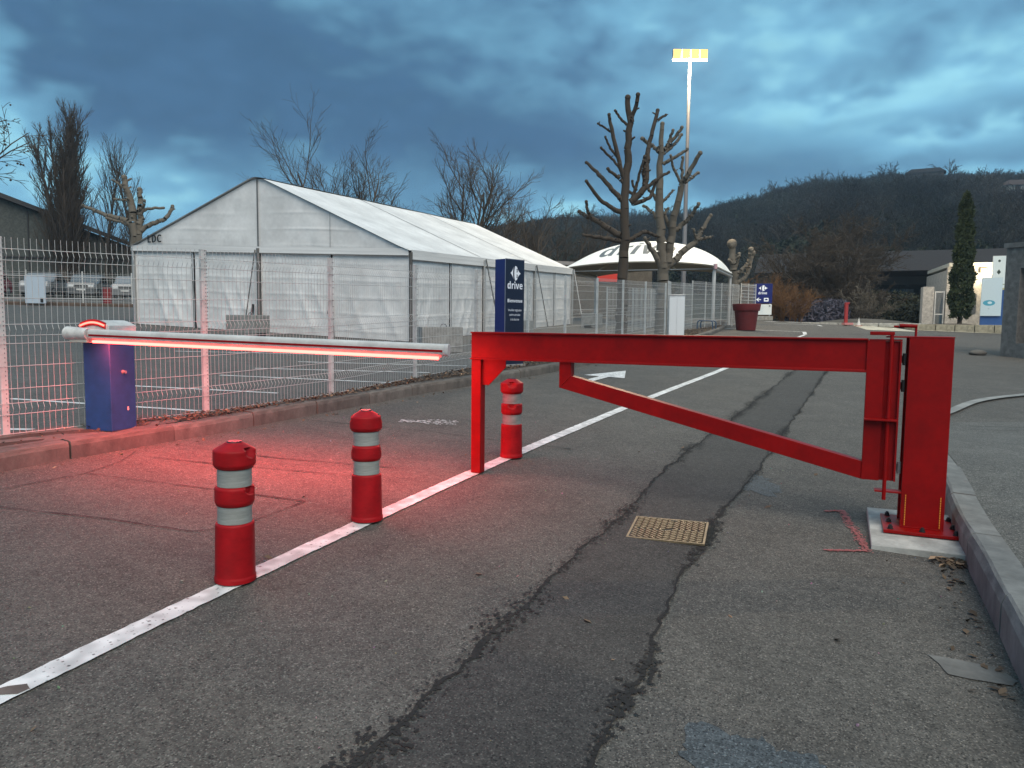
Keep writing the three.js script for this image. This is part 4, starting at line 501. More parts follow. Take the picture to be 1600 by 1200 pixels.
/* ---------------------------------------------------------------- trees */
function grow(o) { // bare tree: returns [limbs, twigs] as geometries, base at the origin
  const rnd = rngOf(o.seed), big = new Tubes(), fine = new Tubes(), up = V(0, 1, 0);
  const side = (d) => { const e = V(rnd() - 0.5, rnd() - 0.5, rnd() - 0.5); return e.addScaledVector(d, -e.dot(d)).normalize(); };
  const rec = (p, d, len, r, lv) => {
    const n = lv === 0 ? 7 : lv < 2 ? 5 : 3, pts = [p], dir = d.clone(); let q = p.clone(); const dirs = [];
    for (let i = 0; i < n; i++) { dir.addScaledVector(side(dir), o.wander * (lv ? 1 : 0.4)).addScaledVector(up, o.lift * (lv ? 1 : 0.2)).normalize(); q = q.clone().addScaledVector(dir, len / n); pts.push(q); dirs.push(dir.clone()); }
    (lv >= o.fineFrom ? fine : big).line(pts, r, Math.max(o.tip, r * (lv === 0 ? 0.3 : 0.35)), lv < 2 ? 6 : 3);
    if (lv >= o.levels) return;
    const k = o.kids[lv];
    for (let j = 0; j < k; j++) { const t = lerp(o.start[lv], 0.98, (j + rnd() * 0.8) / k), s = t * n, i = Math.min(n - 1, Math.floor(s)), b = pts[i].clone().lerp(pts[i + 1], s - i), a = (o.angle[lv] * (0.7 + 0.6 * rnd()) * Math.PI) / 180, nd = dirs[i].clone().multiplyScalar(Math.cos(a)).addScaledVector(side(dirs[i]), Math.sin(a)).normalize(); rec(b, nd, len * o.ratio[lv] * (0.65 + 0.55 * rnd()) * (o.taper ? 1 - o.taper * t : 1), Math.max(o.tip, r * o.thin[lv] * (1 - 0.5 * t)), lv + 1); }
  };
  for (let s = 0; s < (o.stems || 1); s++) { const a = rnd() * 6.28, l = o.stems > 1 ? (o.lean0 ?? 0.1) + 0.5 * rnd() * (o.lean || 0.6) : 0.03; rec(V(Math.cos(a) * 0.1 * (o.stems || 1) * 0.3, -0.2, Math.sin(a) * 0.1 * (o.stems || 1) * 0.3), V(Math.cos(a) * l, 1, Math.sin(a) * l).normalize(), o.h * (o.stems > 1 ? 0.75 + 0.3 * rnd() : 1), o.r, 0); }
  return [big.get(), fine.get()];
}
function tree(name, label, cat, pos, o, limb, twig, group, turn = 0) { const [a, b] = grow(o); const t = thing(name, label, cat, pos, turn, group); part(t, 'trunk', a, limb); const c = part(t, 'crown', b, twig); return t; }
const poplar = { seed: 5, h: 15.0, r: 0.17, stems: 7, lean: 0.16, lean0: 0.01, levels: 2, fineFrom: 2, kids: [44, 28], start: [0.08, 0.1], angle: [22, 24], ratio: [0.36, 0.34], thin: [0.3, 0.45], tip: 0.012, wander: 0.09, lift: 0.1, taper: 0.5 };
tree('poplar_tree', 'tall narrow bare poplar beside the dark barn', 'tree', W(-34.5, -58), poplar, M.twig, M.twig);
const slim = { seed: 9, h: 10.5, r: 0.16, levels: 2, fineFrom: 1, kids: [34, 16], start: [0.12, 0.15], angle: [24, 26], ratio: [0.42, 0.36], thin: [0.3, 0.4], tip: 0.01, wander: 0.12, lift: 0.09, taper: 0.4 };
tree('bare_tree', 'slender bare tree close to the poplar', 'tree', W(-32.0, -59), slim, M.twig, M.twig);
tree('bare_tree', 'slender bare tree directly behind the twisted pollard', 'tree', W(-29.0, -58), { ...slim, seed: 21, h: 10.2 }, M.twig, M.twig); 
const round = { seed: 31, h: 9.5, r: 0.2, stems: 5, lean: 1.3, levels: 3, fineFrom: 2, kids: [9, 8, 6], start: [0.3, 0.2, 0.2], angle: [32, 34, 34], ratio: [0.5, 0.5, 0.5], thin: [0.42, 0.5, 0.5], tip: 0.01, wander: 0.16, lift: 0.07, taper: 0.2 };
tree('bare_tree', 'many stemmed bare tree rising behind the marquee ridge', 'tree', W(-12.2, -58), { ...round, h: 10.2, lean: 1.0, stems: 6 }, M.twig, M.twig);
tree('bare_tree', 'broad bare tree with spreading limbs behind the marquee roof', 'tree', W(-3.9, -56), { ...round, seed: 36, h: 9.6, stems: 6, lean: 1.5 }, M.twig, M.twig);
tree('bare_tree', 'short bare tree low behind the marquee roof slope', 'tree', W(-8.8, -57), { ...round, seed: 40, h: 5.6, stems: 4 }, M.twig, M.twig);
tree('bare_tree', 'small bare tree between marquee and wooded hill', 'tree', W(1.2, -62), { ...round, seed: 42, h: 7.6, stems: 4 }, M.twig, M.twig);
tree('bare_tree', 'small bare tree against the wooded hill beside the canopy', 'tree', W(4.4, -66), { ...round, seed: 45, h: 7.6, stems: 4 }, M.twig, M.twig);
{ // plane tree reaching in at the edge, with hanging seed balls
  const pl = { seed: 61, h: 9, r: 0.2, levels: 3, fineFrom: 2, kids: [12, 7, 5], start: [0.3, 0.25, 0.2], angle: [58, 38, 38], ratio: [0.5, 0.42, 0.45], thin: [0.35, 0.45, 0.5], tip: 0.01, wander: 0.2, lift: -0.01, taper: 0.3 };
  const t = tree('plane_tree', 'bare plane tree hung with small round seed balls', 'tree', W(-21.3, -29), pl, M.bark, M.twig), rnd = rngOf(4), balls = new Tubes(), bp = t.children[1].geometry.attributes.position, gs = [];
  for (let i = 0; i < 150; i++) { const k = Math.floor(rnd() * bp.count), p = V(bp.getX(k), bp.getY(k), bp.getZ(k)); gs.push(new THREE.IcosahedronGeometry(0.035 + 0.02 * rnd(), 0).translate(p.x, p.y - 0.1, p.z)); balls.seg(p, V(p.x, p.y - 0.08, p.z), 0.004, 0.004, 3); }
  const m = part(t, 'seed_balls', gs, M.twig); m.userData.kind = 'stuff';
}
// pollards, limb by limb: [height and sideways position of each joint, in metres from the trunk foot]
function pollard(label, pos, scale, limbs, m, seed, group, knob = 1) {
  const t = thing('pollard_tree', label, 'tree', pos, 0, group), rnd = rngOf(seed), tb = new Tubes(), lims = [], knobs = [];
  limbs.forEach(([r0, r1, ...pts], i) => {
    const zs = i ? (rnd() - 0.5) * 1.7 : 0; let n = 0; const path = []; for (let k = 0; k < pts.length; k++) path.push(V(pts[k][0] * scale, pts[k][1] * scale, i ? (k / (pts.length - 1)) * zs * Math.hypot(pts[k][0] - pts[0][0], pts[k][1] - pts[0][1]) * scale * 0.6 : (rnd() - 0.5) * 0.06));
    const c = new THREE.CatmullRomCurve3(path, false, 'catmullrom', 0.3), q = c.getPoints(path.length * 4); q.forEach((p, k) => { if (k && k < q.length - 1) p.add(V((rnd() - 0.5) * r1, (rnd() - 0.5) * r1, (rnd() - 0.5) * r1)); });
    if (i) { const c1 = new Tubes(); c1.line(q, r0, r1, 8); lims.push(c1.get()); } else tb.line(q, r0, r1, 8); const e = q[q.length - 1]; knobs.push(new THREE.IcosahedronGeometry(r1 * 1.22 * knob, 1).translate(e.x, e.y, e.z));
    for (let k = 0; k < (i ? 2 : 6); k++) { const p = q[1 + Math.floor(rnd() * (q.length - 2))], a = rnd() * 6.28; knobs.push(rod(p, p.clone().add(V(Math.cos(a) * r1 * 2.6, r1 * 1.4, Math.sin(a) * r1 * 2.6)), r1 * 0.55, r1 * 0.4, 5)); }
  });
  part(t, 'trunk', tb.get(), m); for (const c of lims) part(t, 'limb', c, m); const k = part(t, 'knuckles', knobs, m); k.userData.kind = 'stuff'; return t;
}
const px = (x0, y0, s) => (l) => [l[0], l[1], ...l.slice(2).map(([x, y]) => [(x - x0) * s, (y0 - y) * s])];
{ // sizes read off as ratios of the trunk height
  const s1 = 26 / 1164, A = px(968, 525, s1);
  pollard('dark pollarded tree with upright cut limbs behind the fence', W(3.78, -26), 1, [[0.21, 0.085, [968, 527], [968, 470], [970, 400], [970, 330], [972, 250], [974, 205], [970, 162]], [0.08, 0.065, [973, 215], [978, 190], [983, 162]], [0.09, 0.05, [971, 288], [960, 262], [945, 207], [941, 190]], [0.04, 0.035, [945, 213], [935, 206], [926, 200]], [0.05, 0.035, [957, 252], [945, 238], [936, 223]], [0.05, 0.04, [961, 268], [945, 252], [929, 241]], [0.05, 0.04, [970, 203], [960, 193], [951, 182]], [0.1, 0.05, [969, 318], [951, 301], [930, 277], [910, 257]], [0.07, 0.05, [968, 290], [955, 279], [941, 270]], [0.1, 0.05, [968, 336], [951, 328], [928, 315], [907, 292]], [0.12, 0.06, [968, 371], [942, 357], [917, 340], [902, 329]], [0.06, 0.05, [917, 340], [912, 330], [910, 318]], [0.09, 0.05, [967, 378], [940, 374], [904, 372]], [0.12, 0.06, [978, 318], [999, 296], [1003, 258], [1008, 224], [1021, 173]], [0.05, 0.04, [1016, 196], [1023, 190], [1030, 185]], [0.06, 0.05, [999, 295], [996, 275], [996, 252]], [0.06, 0.04, [980, 314], [988, 285], [994, 258]], [0.08, 0.05, [981, 320], [1006, 312], [1020, 284]], [0.07, 0.045, [999, 298], [1017, 284], [1037, 271]], [0.08, 0.05, [976, 378], [1000, 362], [1022, 366]], [0.06, 0.04, [972, 300], [985, 306], [981, 285]]].map(A), M.bark, 5);
  const s2 = 27.5 / 1164, B = px(1033, 522, s2);
  pollard('pale barked pollarded tree forking low beside the dark one', W(5.5, -27.5), 1, [[0.27, 0.07, [1033, 524], [1033, 460], [1032, 415], [1027, 370], [1024, 300], [1023, 250], [1025, 200]], [0.08, 0.06, [1023, 242], [1008, 232], [992, 226]], [0.08, 0.055, [1026, 243], [1036, 230], [1053, 207]], [0.07, 0.055, [1028, 245], [1044, 230], [1057, 213]], [0.07, 0.05, [1030, 238], [1036, 226], [1040, 211]], [0.07, 0.05, [1028, 260], [1046, 249], [1064, 237]], [0.17, 0.07, [1036, 420], [1042, 390], [1045, 343], [1053, 295], [1058, 284], [1074, 252]], [0.06, 0.05, [1058, 285], [1057, 268], [1057, 250]], [0.06, 0.05, [1062, 287], [1073, 279], [1084, 271]], [0.06, 0.04, [1055, 286], [1044, 268], [1036, 250]], [0.1, 0.06, [1044, 366], [1060, 350], [1070, 340], [1078, 323]], [0.14, 0.06, [1036, 418], [1058, 397], [1084, 374], [1092, 358], [1106, 335]], [0.07, 0.05, [1086, 373], [1094, 371], [1103, 370]], [0.06, 0.04, [1083, 373], [1079, 366], [1077, 359]], [0.06, 0.04, [1026, 318], [1036, 309], [1044, 299]], [0.07, 0.05, [1023, 318], [1012, 305], [1002, 295]], [0.08, 0.05, [1026, 350], [1014, 332], [1001, 322]], [0.13, 0.06, [1031, 418], [1014, 392], [1000, 374]], [0.07, 0.05, [1042, 360], [1034, 335], [1040, 325]]].map(B), M.paleBark, 8);
  const s3 = 41 / 1164, C = px(1150, 500, s3);
  pollard('small pollarded tree with knobbed limbs behind the canopy', W(12.5, -41.6), 1, [[0.24, 0.17, [1146, 505], [1147, 450], [1142, 415], [1137, 376]], [0.13, 0.1, [1142, 432], [1150, 420], [1162, 408], [1166, 385]], [0.13, 0.1, [1143, 440], [1158, 428], [1168, 412], [1173, 389]], [0.08, 0.07, [1143, 420], [1147, 405], [1148, 392]]].map(C), M.paleBark, 12, undefined, 1.35);
  const s4 = 44 / 1164, D = px(215, 470, s4);
  pollard('twisted pollarded tree with stubby limbs beside the marquee gable', W(-22.0, -44), 1, [[0.34, 0.14, [214, 475], [214, 400], [212, 350], [205, 310], [199, 280]], [0.2, 0.13, [218, 380], [222, 345], [221, 318], [219, 297]], [0.18, 0.08, [212, 355], [195, 343], [172, 338], [150, 330], [130, 322]], [0.12, 0.07, [212, 362], [200, 350], [172, 342]], [0.16, 0.09, [216, 365], [235, 350], [255, 342], [262, 332], [264, 320]], [0.1, 0.07, [222, 335], [232, 326], [251, 323]], [0.09, 0.06, [203, 300], [190, 290], [175, 282]], [0.1, 0.07, [222, 340], [228, 325], [234, 316]], [0.07, 0.06, [205, 315], [195, 314], [184, 313]]].map(D), M.paleBark, 15);
}
/* ---------------------------------------------------------------- shrubs, cypress, hedge */
function leafy(n, f, size, seed, stretch = 1.6) { // leaf sprays through a volume; f(rnd) -> [x,y,z]
  const rnd = rngOf(seed), p = [], nn = []; for (let i = 0; i < n; i++) { const c = f(rnd), a = V(rnd() - 0.5, rnd() - 0.2, rnd() - 0.5).normalize(), b = V(rnd() - 0.5, rnd() - 0.5, rnd() - 0.5).cross(a).normalize(), s = size * (0.6 + 0.8 * rnd()), q = a.clone().cross(b); const C0 = V(...c); for (const k of [C0.clone().addScaledVector(a, s * stretch), C0.clone().addScaledVector(b, s * 0.6).addScaledVector(a, -s * 0.4), C0.clone().addScaledVector(b, -s * 0.6).addScaledVector(a, -s * 0.4)]) { p.push(k.x, k.y, k.z); nn.push(q.x, q.y, q.z); } }
  const g = new THREE.BufferGeometry(); g.setAttribute('position', new THREE.Float32BufferAttribute(p, 3)); g.setAttribute('normal', new THREE.Float32BufferAttribute(nn, 3)); g.setAttribute('uv', new THREE.Float32BufferAttribute(new Float32Array((p.length / 3) * 2), 2)); return g;
}
M.twigR = mat(0.05, 0.037, 0.025, 0.95);
const leafM = (r, g, b) => new THREE.MeshStandardMaterial({ color: C3(r, g, b), roughness: 0.9, side: THREE.DoubleSide });
{
  const t = thing('cypress_tree', 'tall slim dark green cypress in the raised bed', 'tree', W(25.1, -42, 0.35)), H = 7.2;
  part(t, 'trunk', [rod(V(0, -0.3, 0), V(0, 1.2, 0), 0.13, 0.1, 8)], M.bark);
  part(t, 'crown', leafy(15000, (r) => { const v = Math.pow(r(), 0.85), y = 0.35 + v * (H - 0.35), a = r() * 6.28, w = (0.72 * Math.pow(1 - v, 0.42) * (v < 0.1 ? 0.75 + 2.5 * v : 1) + 0.08 * Math.sin(y * 5 + a * 2)) * (0.75 + 0.35 * fbm(a * 1.2, y * 1.1, 3, 2)), q = Math.sqrt(r()); return [Math.cos(a) * w * (0.55 + 0.45 * q), y + (r() - 0.5) * 0.2, Math.sin(a) * w * (0.55 + 0.45 * q)]; }, 0.07, 8, 2.2), leafM(0.03, 0.045, 0.016));
  const b = { seed: 71, h: 6.9, r: 0.12, stems: 20, lean: 2.0, levels: 3, fineFrom: 2, kids: [10, 9, 8], start: [0.12, 0.15, 0.15], angle: [38, 40, 38], ratio: [0.5, 0.48, 0.46], thin: [0.42, 0.5, 0.6], tip: 0.016, wander: 0.26, lift: 0.03, taper: 0.2 };
  tree('bare_tree', 'wide brown bare tree standing alone before the hill', 'tree', W(26.2, -60), b, M.twigB, M.twigB);
  tree('bare_tree', 'brown bare bush at the foot of the wide bare tree', 'tree', W(24.2, -55.5), { ...b, seed: 74, h: 2.8, stems: 9, r: 0.06, tip: 0.011 }, M.twigB, M.twigB);
  tree('bare_tree', 'bare grey bush at the junction beneath the wide tree', 'tree', W(25, -53.5), { ...b, seed: 76, h: 2.4, stems: 10, r: 0.05, tip: 0.01, kids: [8, 6, 5] }, M.paleBark, M.paleBark);
  tree('bare_tree', 'reddish brown bare tree behind the small pollard', 'tree', W(18.4, -60), { ...b, seed: 78, h: 2.2, stems: 9, r: 0.06 }, M.twigR, M.twigR);
  const os = { ...b, seed: 81, h: 2.1, stems: 22, r: 0.025, lean: 1.0, levels: 2, fineFrom: 1, kids: [12, 7], start: [0.1, 0.1], angle: [24, 26], ratio: [0.5, 0.5], thin: [0.6, 0.7], tip: 0.009 };
  tree('dogwood_shrub', 'orange stemmed shrub just beyond the blue sign', 'shrub', W(18.9, -50.5), os, M.twigO, M.twigO);
  tree('dogwood_shrub', 'smaller orange stemmed shrub against the reddish tree', 'shrub', W(17.6, -53), { ...os, seed: 84, h: 2.6 }, M.twigO, M.twigO);
  const hg = (label, x, z, L, hh, d, turn, seed, col) => { const t2 = thing('hedge', label, 'hedge', W(x, z), turn); part(t2, 'foliage', leafy(9000, (r) => { const u = r() - 0.5, a = r() * Math.PI, k = hh * (0.75 + 0.5 * fbm(u * L * 0.5 + seed, 1, seed, 3)); const q = Math.pow(r(), 0.4); return [u * L, Math.abs(Math.sin(a)) * k * q, Math.cos(a) * d * q]; }, 0.13, seed), col); part(t2, 'stem', Array.from({ length: 8 }, (_, i) => rod(V((i / 7 - 0.5) * L * 0.9, -0.1, 0), V((i / 7 - 0.5) * L * 0.9, hh * 0.6, 0), 0.04, 0.02, 5)), M.bark); };
  hg('dark low hedge behind the junction under the wide bare tree', 25.5, -56.5, 17, 1.7, 1.5, R(-12), 5, leafM(0.03, 0.034, 0.02)); hg('dark taller hedge in front of the long house', 34, -60, 11, 3.0, 1.8, R(-20), 9, leafM(0.03, 0.034, 0.018));
  hg('bluish grey bush beside the orange shrub', 21.4, -53.2, 4.4, 1.5, 1.2, R(-12), 14, leafM(0.07, 0.07, 0.1));
}
/* ---------------------------------------------------------------- hill with its wood */
{
  const ridge = [[-60, 6], [-30, 3.2], [-16, 3.6], [-5, 5.2], [-0.5, 6.3], [3, 6.9], [8, 7.0], [13.5, 7.3], [17, 7.9], [20, 8.6], [22.4, 9.0], [25, 9.1], [27.2, 9.3], [29, 9.1], [31, 8.9], [32.3, 8.8], [34.5, 8.7], [40, 7.8], [60, 6]].map(([a, e]) => [a, e]);
  const el = (az) => { for (let i = 0; i + 1 < ridge.length; i++) if (az <= ridge[i + 1][0]) { const t = clamp((az - ridge[i][0]) / (ridge[i + 1][0] - ridge[i][0])); return lerp(ridge[i][1], ridge[i + 1][1], sm(t)); } return 6; };
  const D = 380, top = (az) => Math.tan(R(el(az))) * D + EYE, near = 105, HT = (az, d) => { const t = clamp((d - near) / (D - near)), h = d <= D ? Math.pow(t, 0.85) : Math.max(0, 1 - Math.pow((d - D) / 500, 2)); return 2.2 + (top(az) - 2.2) * h + (fbm(az * 0.25, d * 0.02, 4, 3) - 0.5) * 9 * Math.sin(Math.PI * Math.min(1, t)); };
  const pos = (az, d) => V(Math.sin(R(az)) * d, HT(az, d), -Math.cos(R(az)) * d);
  const g = grid(150, 60, (u, v) => pos(lerp(-58, 58, u), v < 0.75 ? lerp(near, D, v / 0.75) : lerp(D, 820, (v - 0.75) / 0.25))); upward(g);
  tag(struct('hill', g, mat(0.024, 0.03, 0.017, 1, { map: TEX.conc })), 'wooded hill rising behind the drive canopy');
  const small = grow({ seed: 91, h: 6, r: 0.16, stems: 3, lean: 0.9, levels: 2, fineFrom: 9, kids: [8, 7], start: [0.25, 0.15], angle: [42, 40], ratio: [0.55, 0.5], thin: [0.5, 0.6], tip: 0.045, wander: 0.2, lift: 0.04, taper: 0.2 })[0];
  const rnd = rngOf(17), at = []; for (let i = 0; i < 20000; i++) { const az = -40 + rnd() * 80, d = near + 6 + Math.sqrt(rnd()) * (D - near + 14); const clear = az > 26.9 && az < 29.7 && d > D - 30; const field = az > 31.3 && d > D - 34 && rnd() < 0.985; const bare = az > 32.4 && az < 37 && d > 225 && d < 315; if (field || bare || clear) continue; at.push([az, d]); }
  for (let i = 0; i < 900; i++) { const az = -34 + rnd() * 60.8; at.push([az, D - 10 + rnd() * 24]); }
  const big = new Set(); for (let i = 0; i < 90; i++) { big.add(at.length); const az = -8 + rnd() * 40; at.push([az < 26.6 ? az : az > 29.8 ? az - 1 : az - 8, D - 4 + rnd() * 8]); }
  const im = new THREE.InstancedMesh(small, new THREE.MeshStandardMaterial({ color: 0xffffff, roughness: 1 }), at.length), m4 = new THREE.Matrix4();
  at.forEach(([az, d], i) => { const s = (0.5 + 0.45 * rnd()) * (big.has(i) ? 1.7 : 1), k = fbm(az * 0.5, d * 0.02, 8, 3), e = 0.25 + 1.5 * k * k * 1.6, hue = fbm(az * 0.35 + 5, d * 0.012, 3, 3); m4.compose(pos(az, d).add(V(0, -0.3, 0)), new THREE.Quaternion().setFromEuler(new THREE.Euler((rnd() - 0.5) * 0.2, rnd() * 6.28, (rnd() - 0.5) * 0.2)), V(s * 1.2, s * (0.75 + 0.4 * rnd()), s * 1.2)); im.setMatrixAt(i, m4); im.setColorAt(i, C3(0.03 * e * (0.7 + 0.6 * hue), 0.03 * e, 0.026 * e)); });
  im.name = 'hill_woods'; tag(im, 'bare winter wood covering the dark hillside', null, null, 'stuff'); scene.add(im);
  { // evergreen tops among the bare wood
    const ever = leafy(420, (r) => { const v = Math.pow(r(), 0.8), a = r() * 6.28, w = 2.4 * Math.pow(Math.sin(Math.PI * (0.12 + 0.88 * v)), 0.7) * Math.sqrt(r()); return [Math.cos(a) * w, v * 4.6, Math.sin(a) * w]; }, 0.6, 6, 1.2), e = new THREE.InstancedMesh(ever, leafM(0.018, 0.026, 0.014), 1500); for (let i = 0; i < 1500; i++) { let az = -40 + rnd() * 72, d = near + 10 + rnd() * (D - near - 20); if (az > 26 && d > 200) az -= 18; const s = 0.45 + 0.55 * rnd(); m4.compose(pos(az, d), new THREE.Quaternion().setFromEuler(new THREE.Euler(0, rnd() * 6, 0)), V(s, s, s)); e.setMatrixAt(i, m4); } e.name = 'hill_evergreens'; tag(e, 'dark evergreens scattered through the hillside wood', null, null, 'stuff'); scene.add(e); }
  const house = (name, label, az, d, w, h, dp, roofH, wallM, roofM, turn, win) => { const t = thing(name, label, 'house', pos(az, d).add(V(0, -1, 0)), R(-az) + turn); part(t, 'wall', bx(w, h + 1, dp, 0, 0, 0), wallM); const rg = plate([[-w / 2 - 0.8, 0], [w / 2 + 0.8, 0], [w / 2 - w * 0.12, roofH], [-w / 2 + w * 0.12, roofH]], dp + 1); rg.translate(0, h + 1, -dp / 2 - 0.5); part(t, 'roof', rg, roofM); for (let i = 0; i < win; i++) part(t, 'window', bx(1.4, 1.6, 0.1, (i - (win - 1) / 2) * (w / win), h * 0.5 + 0.6, dp / 2 + 0.04), M.black); return t; };
  house('hilltop_house', 'low house with flat hipped roof among trees on the hilltop', 28.4, D - 6, 14, 5.4, 8, 1.6, mat(0.06, 0.055, 0.05, 0.9), mat(0.035, 0.03, 0.028, 0.9), 0, 3);
  house('farm_building', 'pale grey farm building on the open hillside', 34.2, 292, 20, 2.6, 9, 1.5, mat(0.2, 0.22, 0.21, 0.9), mat(0.1, 0.08, 0.075, 0.9), R(20), 2);
}

/* ---------------------------------------------------------------- buildings beyond the road */
{
  const t = thing('long_house', 'long dark house with brown tiled roof and grey shutters', 'house', W(41, -80), R(-24)), L = 26, wm = mat(0.05, 0.05, 0.048, 0.9, { map: TEX.conc });
  part(t, 'wall', bx(L, 6.0, 9, 0, -1, -4.5), wm);
  const roof = part(t, 'roof', (() => { const g = plate([[0.7, 0], [-5, 2.3], [-10.2, 0]], L + 1.2); g.rotateY(Math.PI / 2); g.rotateY(Math.PI); g.rotateY(Math.PI); g.translate(-L / 2 - 0.6, 5.2, 0); return g; })(), mat(0.035, 0.029, 0.028, 0.9, { map: TEX.conc }));
  part(roof, 'fascia', bx(L + 1.2, 0.9, 0.1, 0, 4.35, 0.75), mat(0.085, 0.095, 0.1, 0.7));
  for (let i = 0; i < 7; i++) { const w = part(t, 'window', bx(1.5, 1.7, 0.08, -L / 2 + 2.2 + i * 3.6, 2.2, 0.03), mat(0.03, 0.035, 0.04, 0.2)); part(w, 'shutter', [bx(0.7, 1.7, 0.06, -L / 2 + 1.05 + i * 3.6, 2.2, 0.05), bx(0.7, 1.7, 0.06, -L / 2 + 3.35 + i * 3.6, 2.2, 0.05)], mat(0.16, 0.19, 0.21, 0.7)); }
  part(t, 'porch_roof', (() => { const g = bx(3.0, 0.12, 2.4, -11.6, 4.2, 1.3); return g; })(), mat(0.25, 0.3, 0.33, 0.5));
}
{ // white building with floodlight
  const t = thing('white_building', 'low white building with pillar, slit windows and lit floodlight', 'building', W(28.2, -46.8), R(-20)), wm = mat(0.5, 0.47, 0.43, 0.85, { map: TEX.conc });
  part(t, 'wall', [bx(2.7, 4.0, 0.3, 0.3, -0.2, 0), bx(0.3, 4.0, 7, 1.5, -0.2, -3.66), bx(0.3, 3.8, 7, -0.9, -0.2, -3.66)], wm);
  part(t, 'pillar', bx(0.62, 2.75, 0.9, -2.05, -0.2, -0.2, 0, 0.01), wm);
  const gt = part(t, 'gate_frame', [bx(0.07, 2.4, 0.07, -1.62, -0.1, 0), bx(0.07, 2.4, 0.07, -1.14, -0.1, 0), bx(0.42, 0.07, 0.07, -1.38, 2.2, 0), bx(0.42, 0.07, 0.07, -1.38, 0.8, 0)], M.white);
  for (let i = 0; i < 4; i++) part(gt, 'bar', bx(0.02, 1.32, 0.02, -1.52 + i * 0.1, 0.87, 0), M.grey);
  part(t, 'roof_slab', bx(2.9, 0.22, 7.6, 0.45, 3.8, -3.5), mat(0.5, 0.48, 0.42, 0.8));
  for (const y of [0.9, 1.65, 2.25]) part(t, 'slit_window', bx(0.16, 0.55, 0.06, 1.1, y, 0.15), M.black);
  part(t, 'door', bx(0.5, 1.2, 0.06, 0.35, 0.9, 0.16), mat(0.08, 0.09, 0.1, 0.5));
  const aw = part(t, 'sign_box', bx(0.8, 0.42, 0.5, 1.35, 2.55, 0.45), mat(0.3, 0.31, 0.3, 0.6)); part(aw, 'pole', rod(V(1.3, -0.3, 0.5), V(1.3, 2.55, 0.5), 0.06, 0.06, 8), M.black);
  const lamp = part(t, 'floodlight', bx(0.34, 0.26, 0.16, 0.85, 3.42, 0.34, 0, 0.02), M.grey); part(lamp, 'lamp_glass', bx(0.3, 0.22, 0.02, 0.85, 3.44, 0.43), new THREE.MeshPhysicalMaterial({ color: C3(0, 0, 0), specularIntensity: 0, roughness: 1, emissive: C3(1, 0.8, 0.42), emissiveIntensity: 2.5 }), 'lit yellow lamp glass');
  const l = new THREE.PointLight(C3(1, 0.82, 0.52), 8, 0, 2); l.position.set(0.85, 3.45, 1.0); l.castShadow = true; l.shadow.radius = 5; t.add(l);
}
{ // raised bed round the cypress
  const c = [24.6, -41.8], t = thing('raised_bed', 'raised planting bed with low stone edging around the cypress', 'planting bed', W(...c), R(-14)), st = mat(0.4, 0.36, 0.26, 0.85, { map: TEX.conc });
  part(t, 'soil', grid(16, 10, (u, v) => V((u - 0.5) * 4.6, 0.2 + 0.16 * Math.sin(Math.PI * v) * Math.sin(Math.PI * u) + 0.05 * fbm(u * 8, v * 8, 2, 2), (v - 0.5) * 3.6)), M.soil);
  for (let i = 0; i < 5; i++) { part(t, 'edging_stone', bx(0.9, 0.42, 0.2, -1.88 + i * 0.94, -0.1, 1.9, 0, 0.015), st); part(t, 'edging_stone', bx(0.9, 0.42, 0.2, -1.88 + i * 0.94, -0.1, -1.9, 0, 0.015), st); }
  for (let i = 0; i < 4; i++) { part(t, 'edging_stone', bx(0.2, 0.42, 0.88, -2.36, -0.1, -1.38 + i * 0.92, 0, 0.015), st); part(t, 'edging_stone', bx(0.2, 0.42, 0.88, 2.36, -0.1, -1.38 + i * 0.92, 0, 0.015), st); }
  const k = thing('traffic_island', 'low dark traffic island with pale kerb at the junction', 'traffic island', W(20.9, -44.6), R(-40)); part(k, 'top', grid(14, 8, (u, v) => V((u - 0.5) * 6.5, 0.1 + 0.32 * Math.sin(Math.PI * u) * Math.sin(Math.PI * v), (v - 0.5) * 1.7)), mat(0.09, 0.085, 0.075, 0.95, { map: TEX.conc }));
  for (let i = 0; i < 6; i++) for (const z of [-0.93, 0.93]) part(k, 'kerb_stone', bx(1.06, 0.22, 0.16, -2.75 + i * 1.1, -0.06, z, 0, 0.02), M.pad);
  const fk = struct('far_kerb', stripe([[21.6, -39.3], [25.2, -38.2], [28, -37.4]], 0.22, 0.06), mat(0.62, 0.57, 0.42, 0.8)); tag(fk, 'yellowish flat kerb in front of the raised bed');
  tag(struct('forecourt', ribbon([[18.3, -38.6], [20.1, -44.2]], [[20.8, -38.2], [22, -43.6]], 0.012), mat(0.55, 0.52, 0.42, 0.85, { map: TEX.conc })), 'pale paved strip before the traffic island');
}
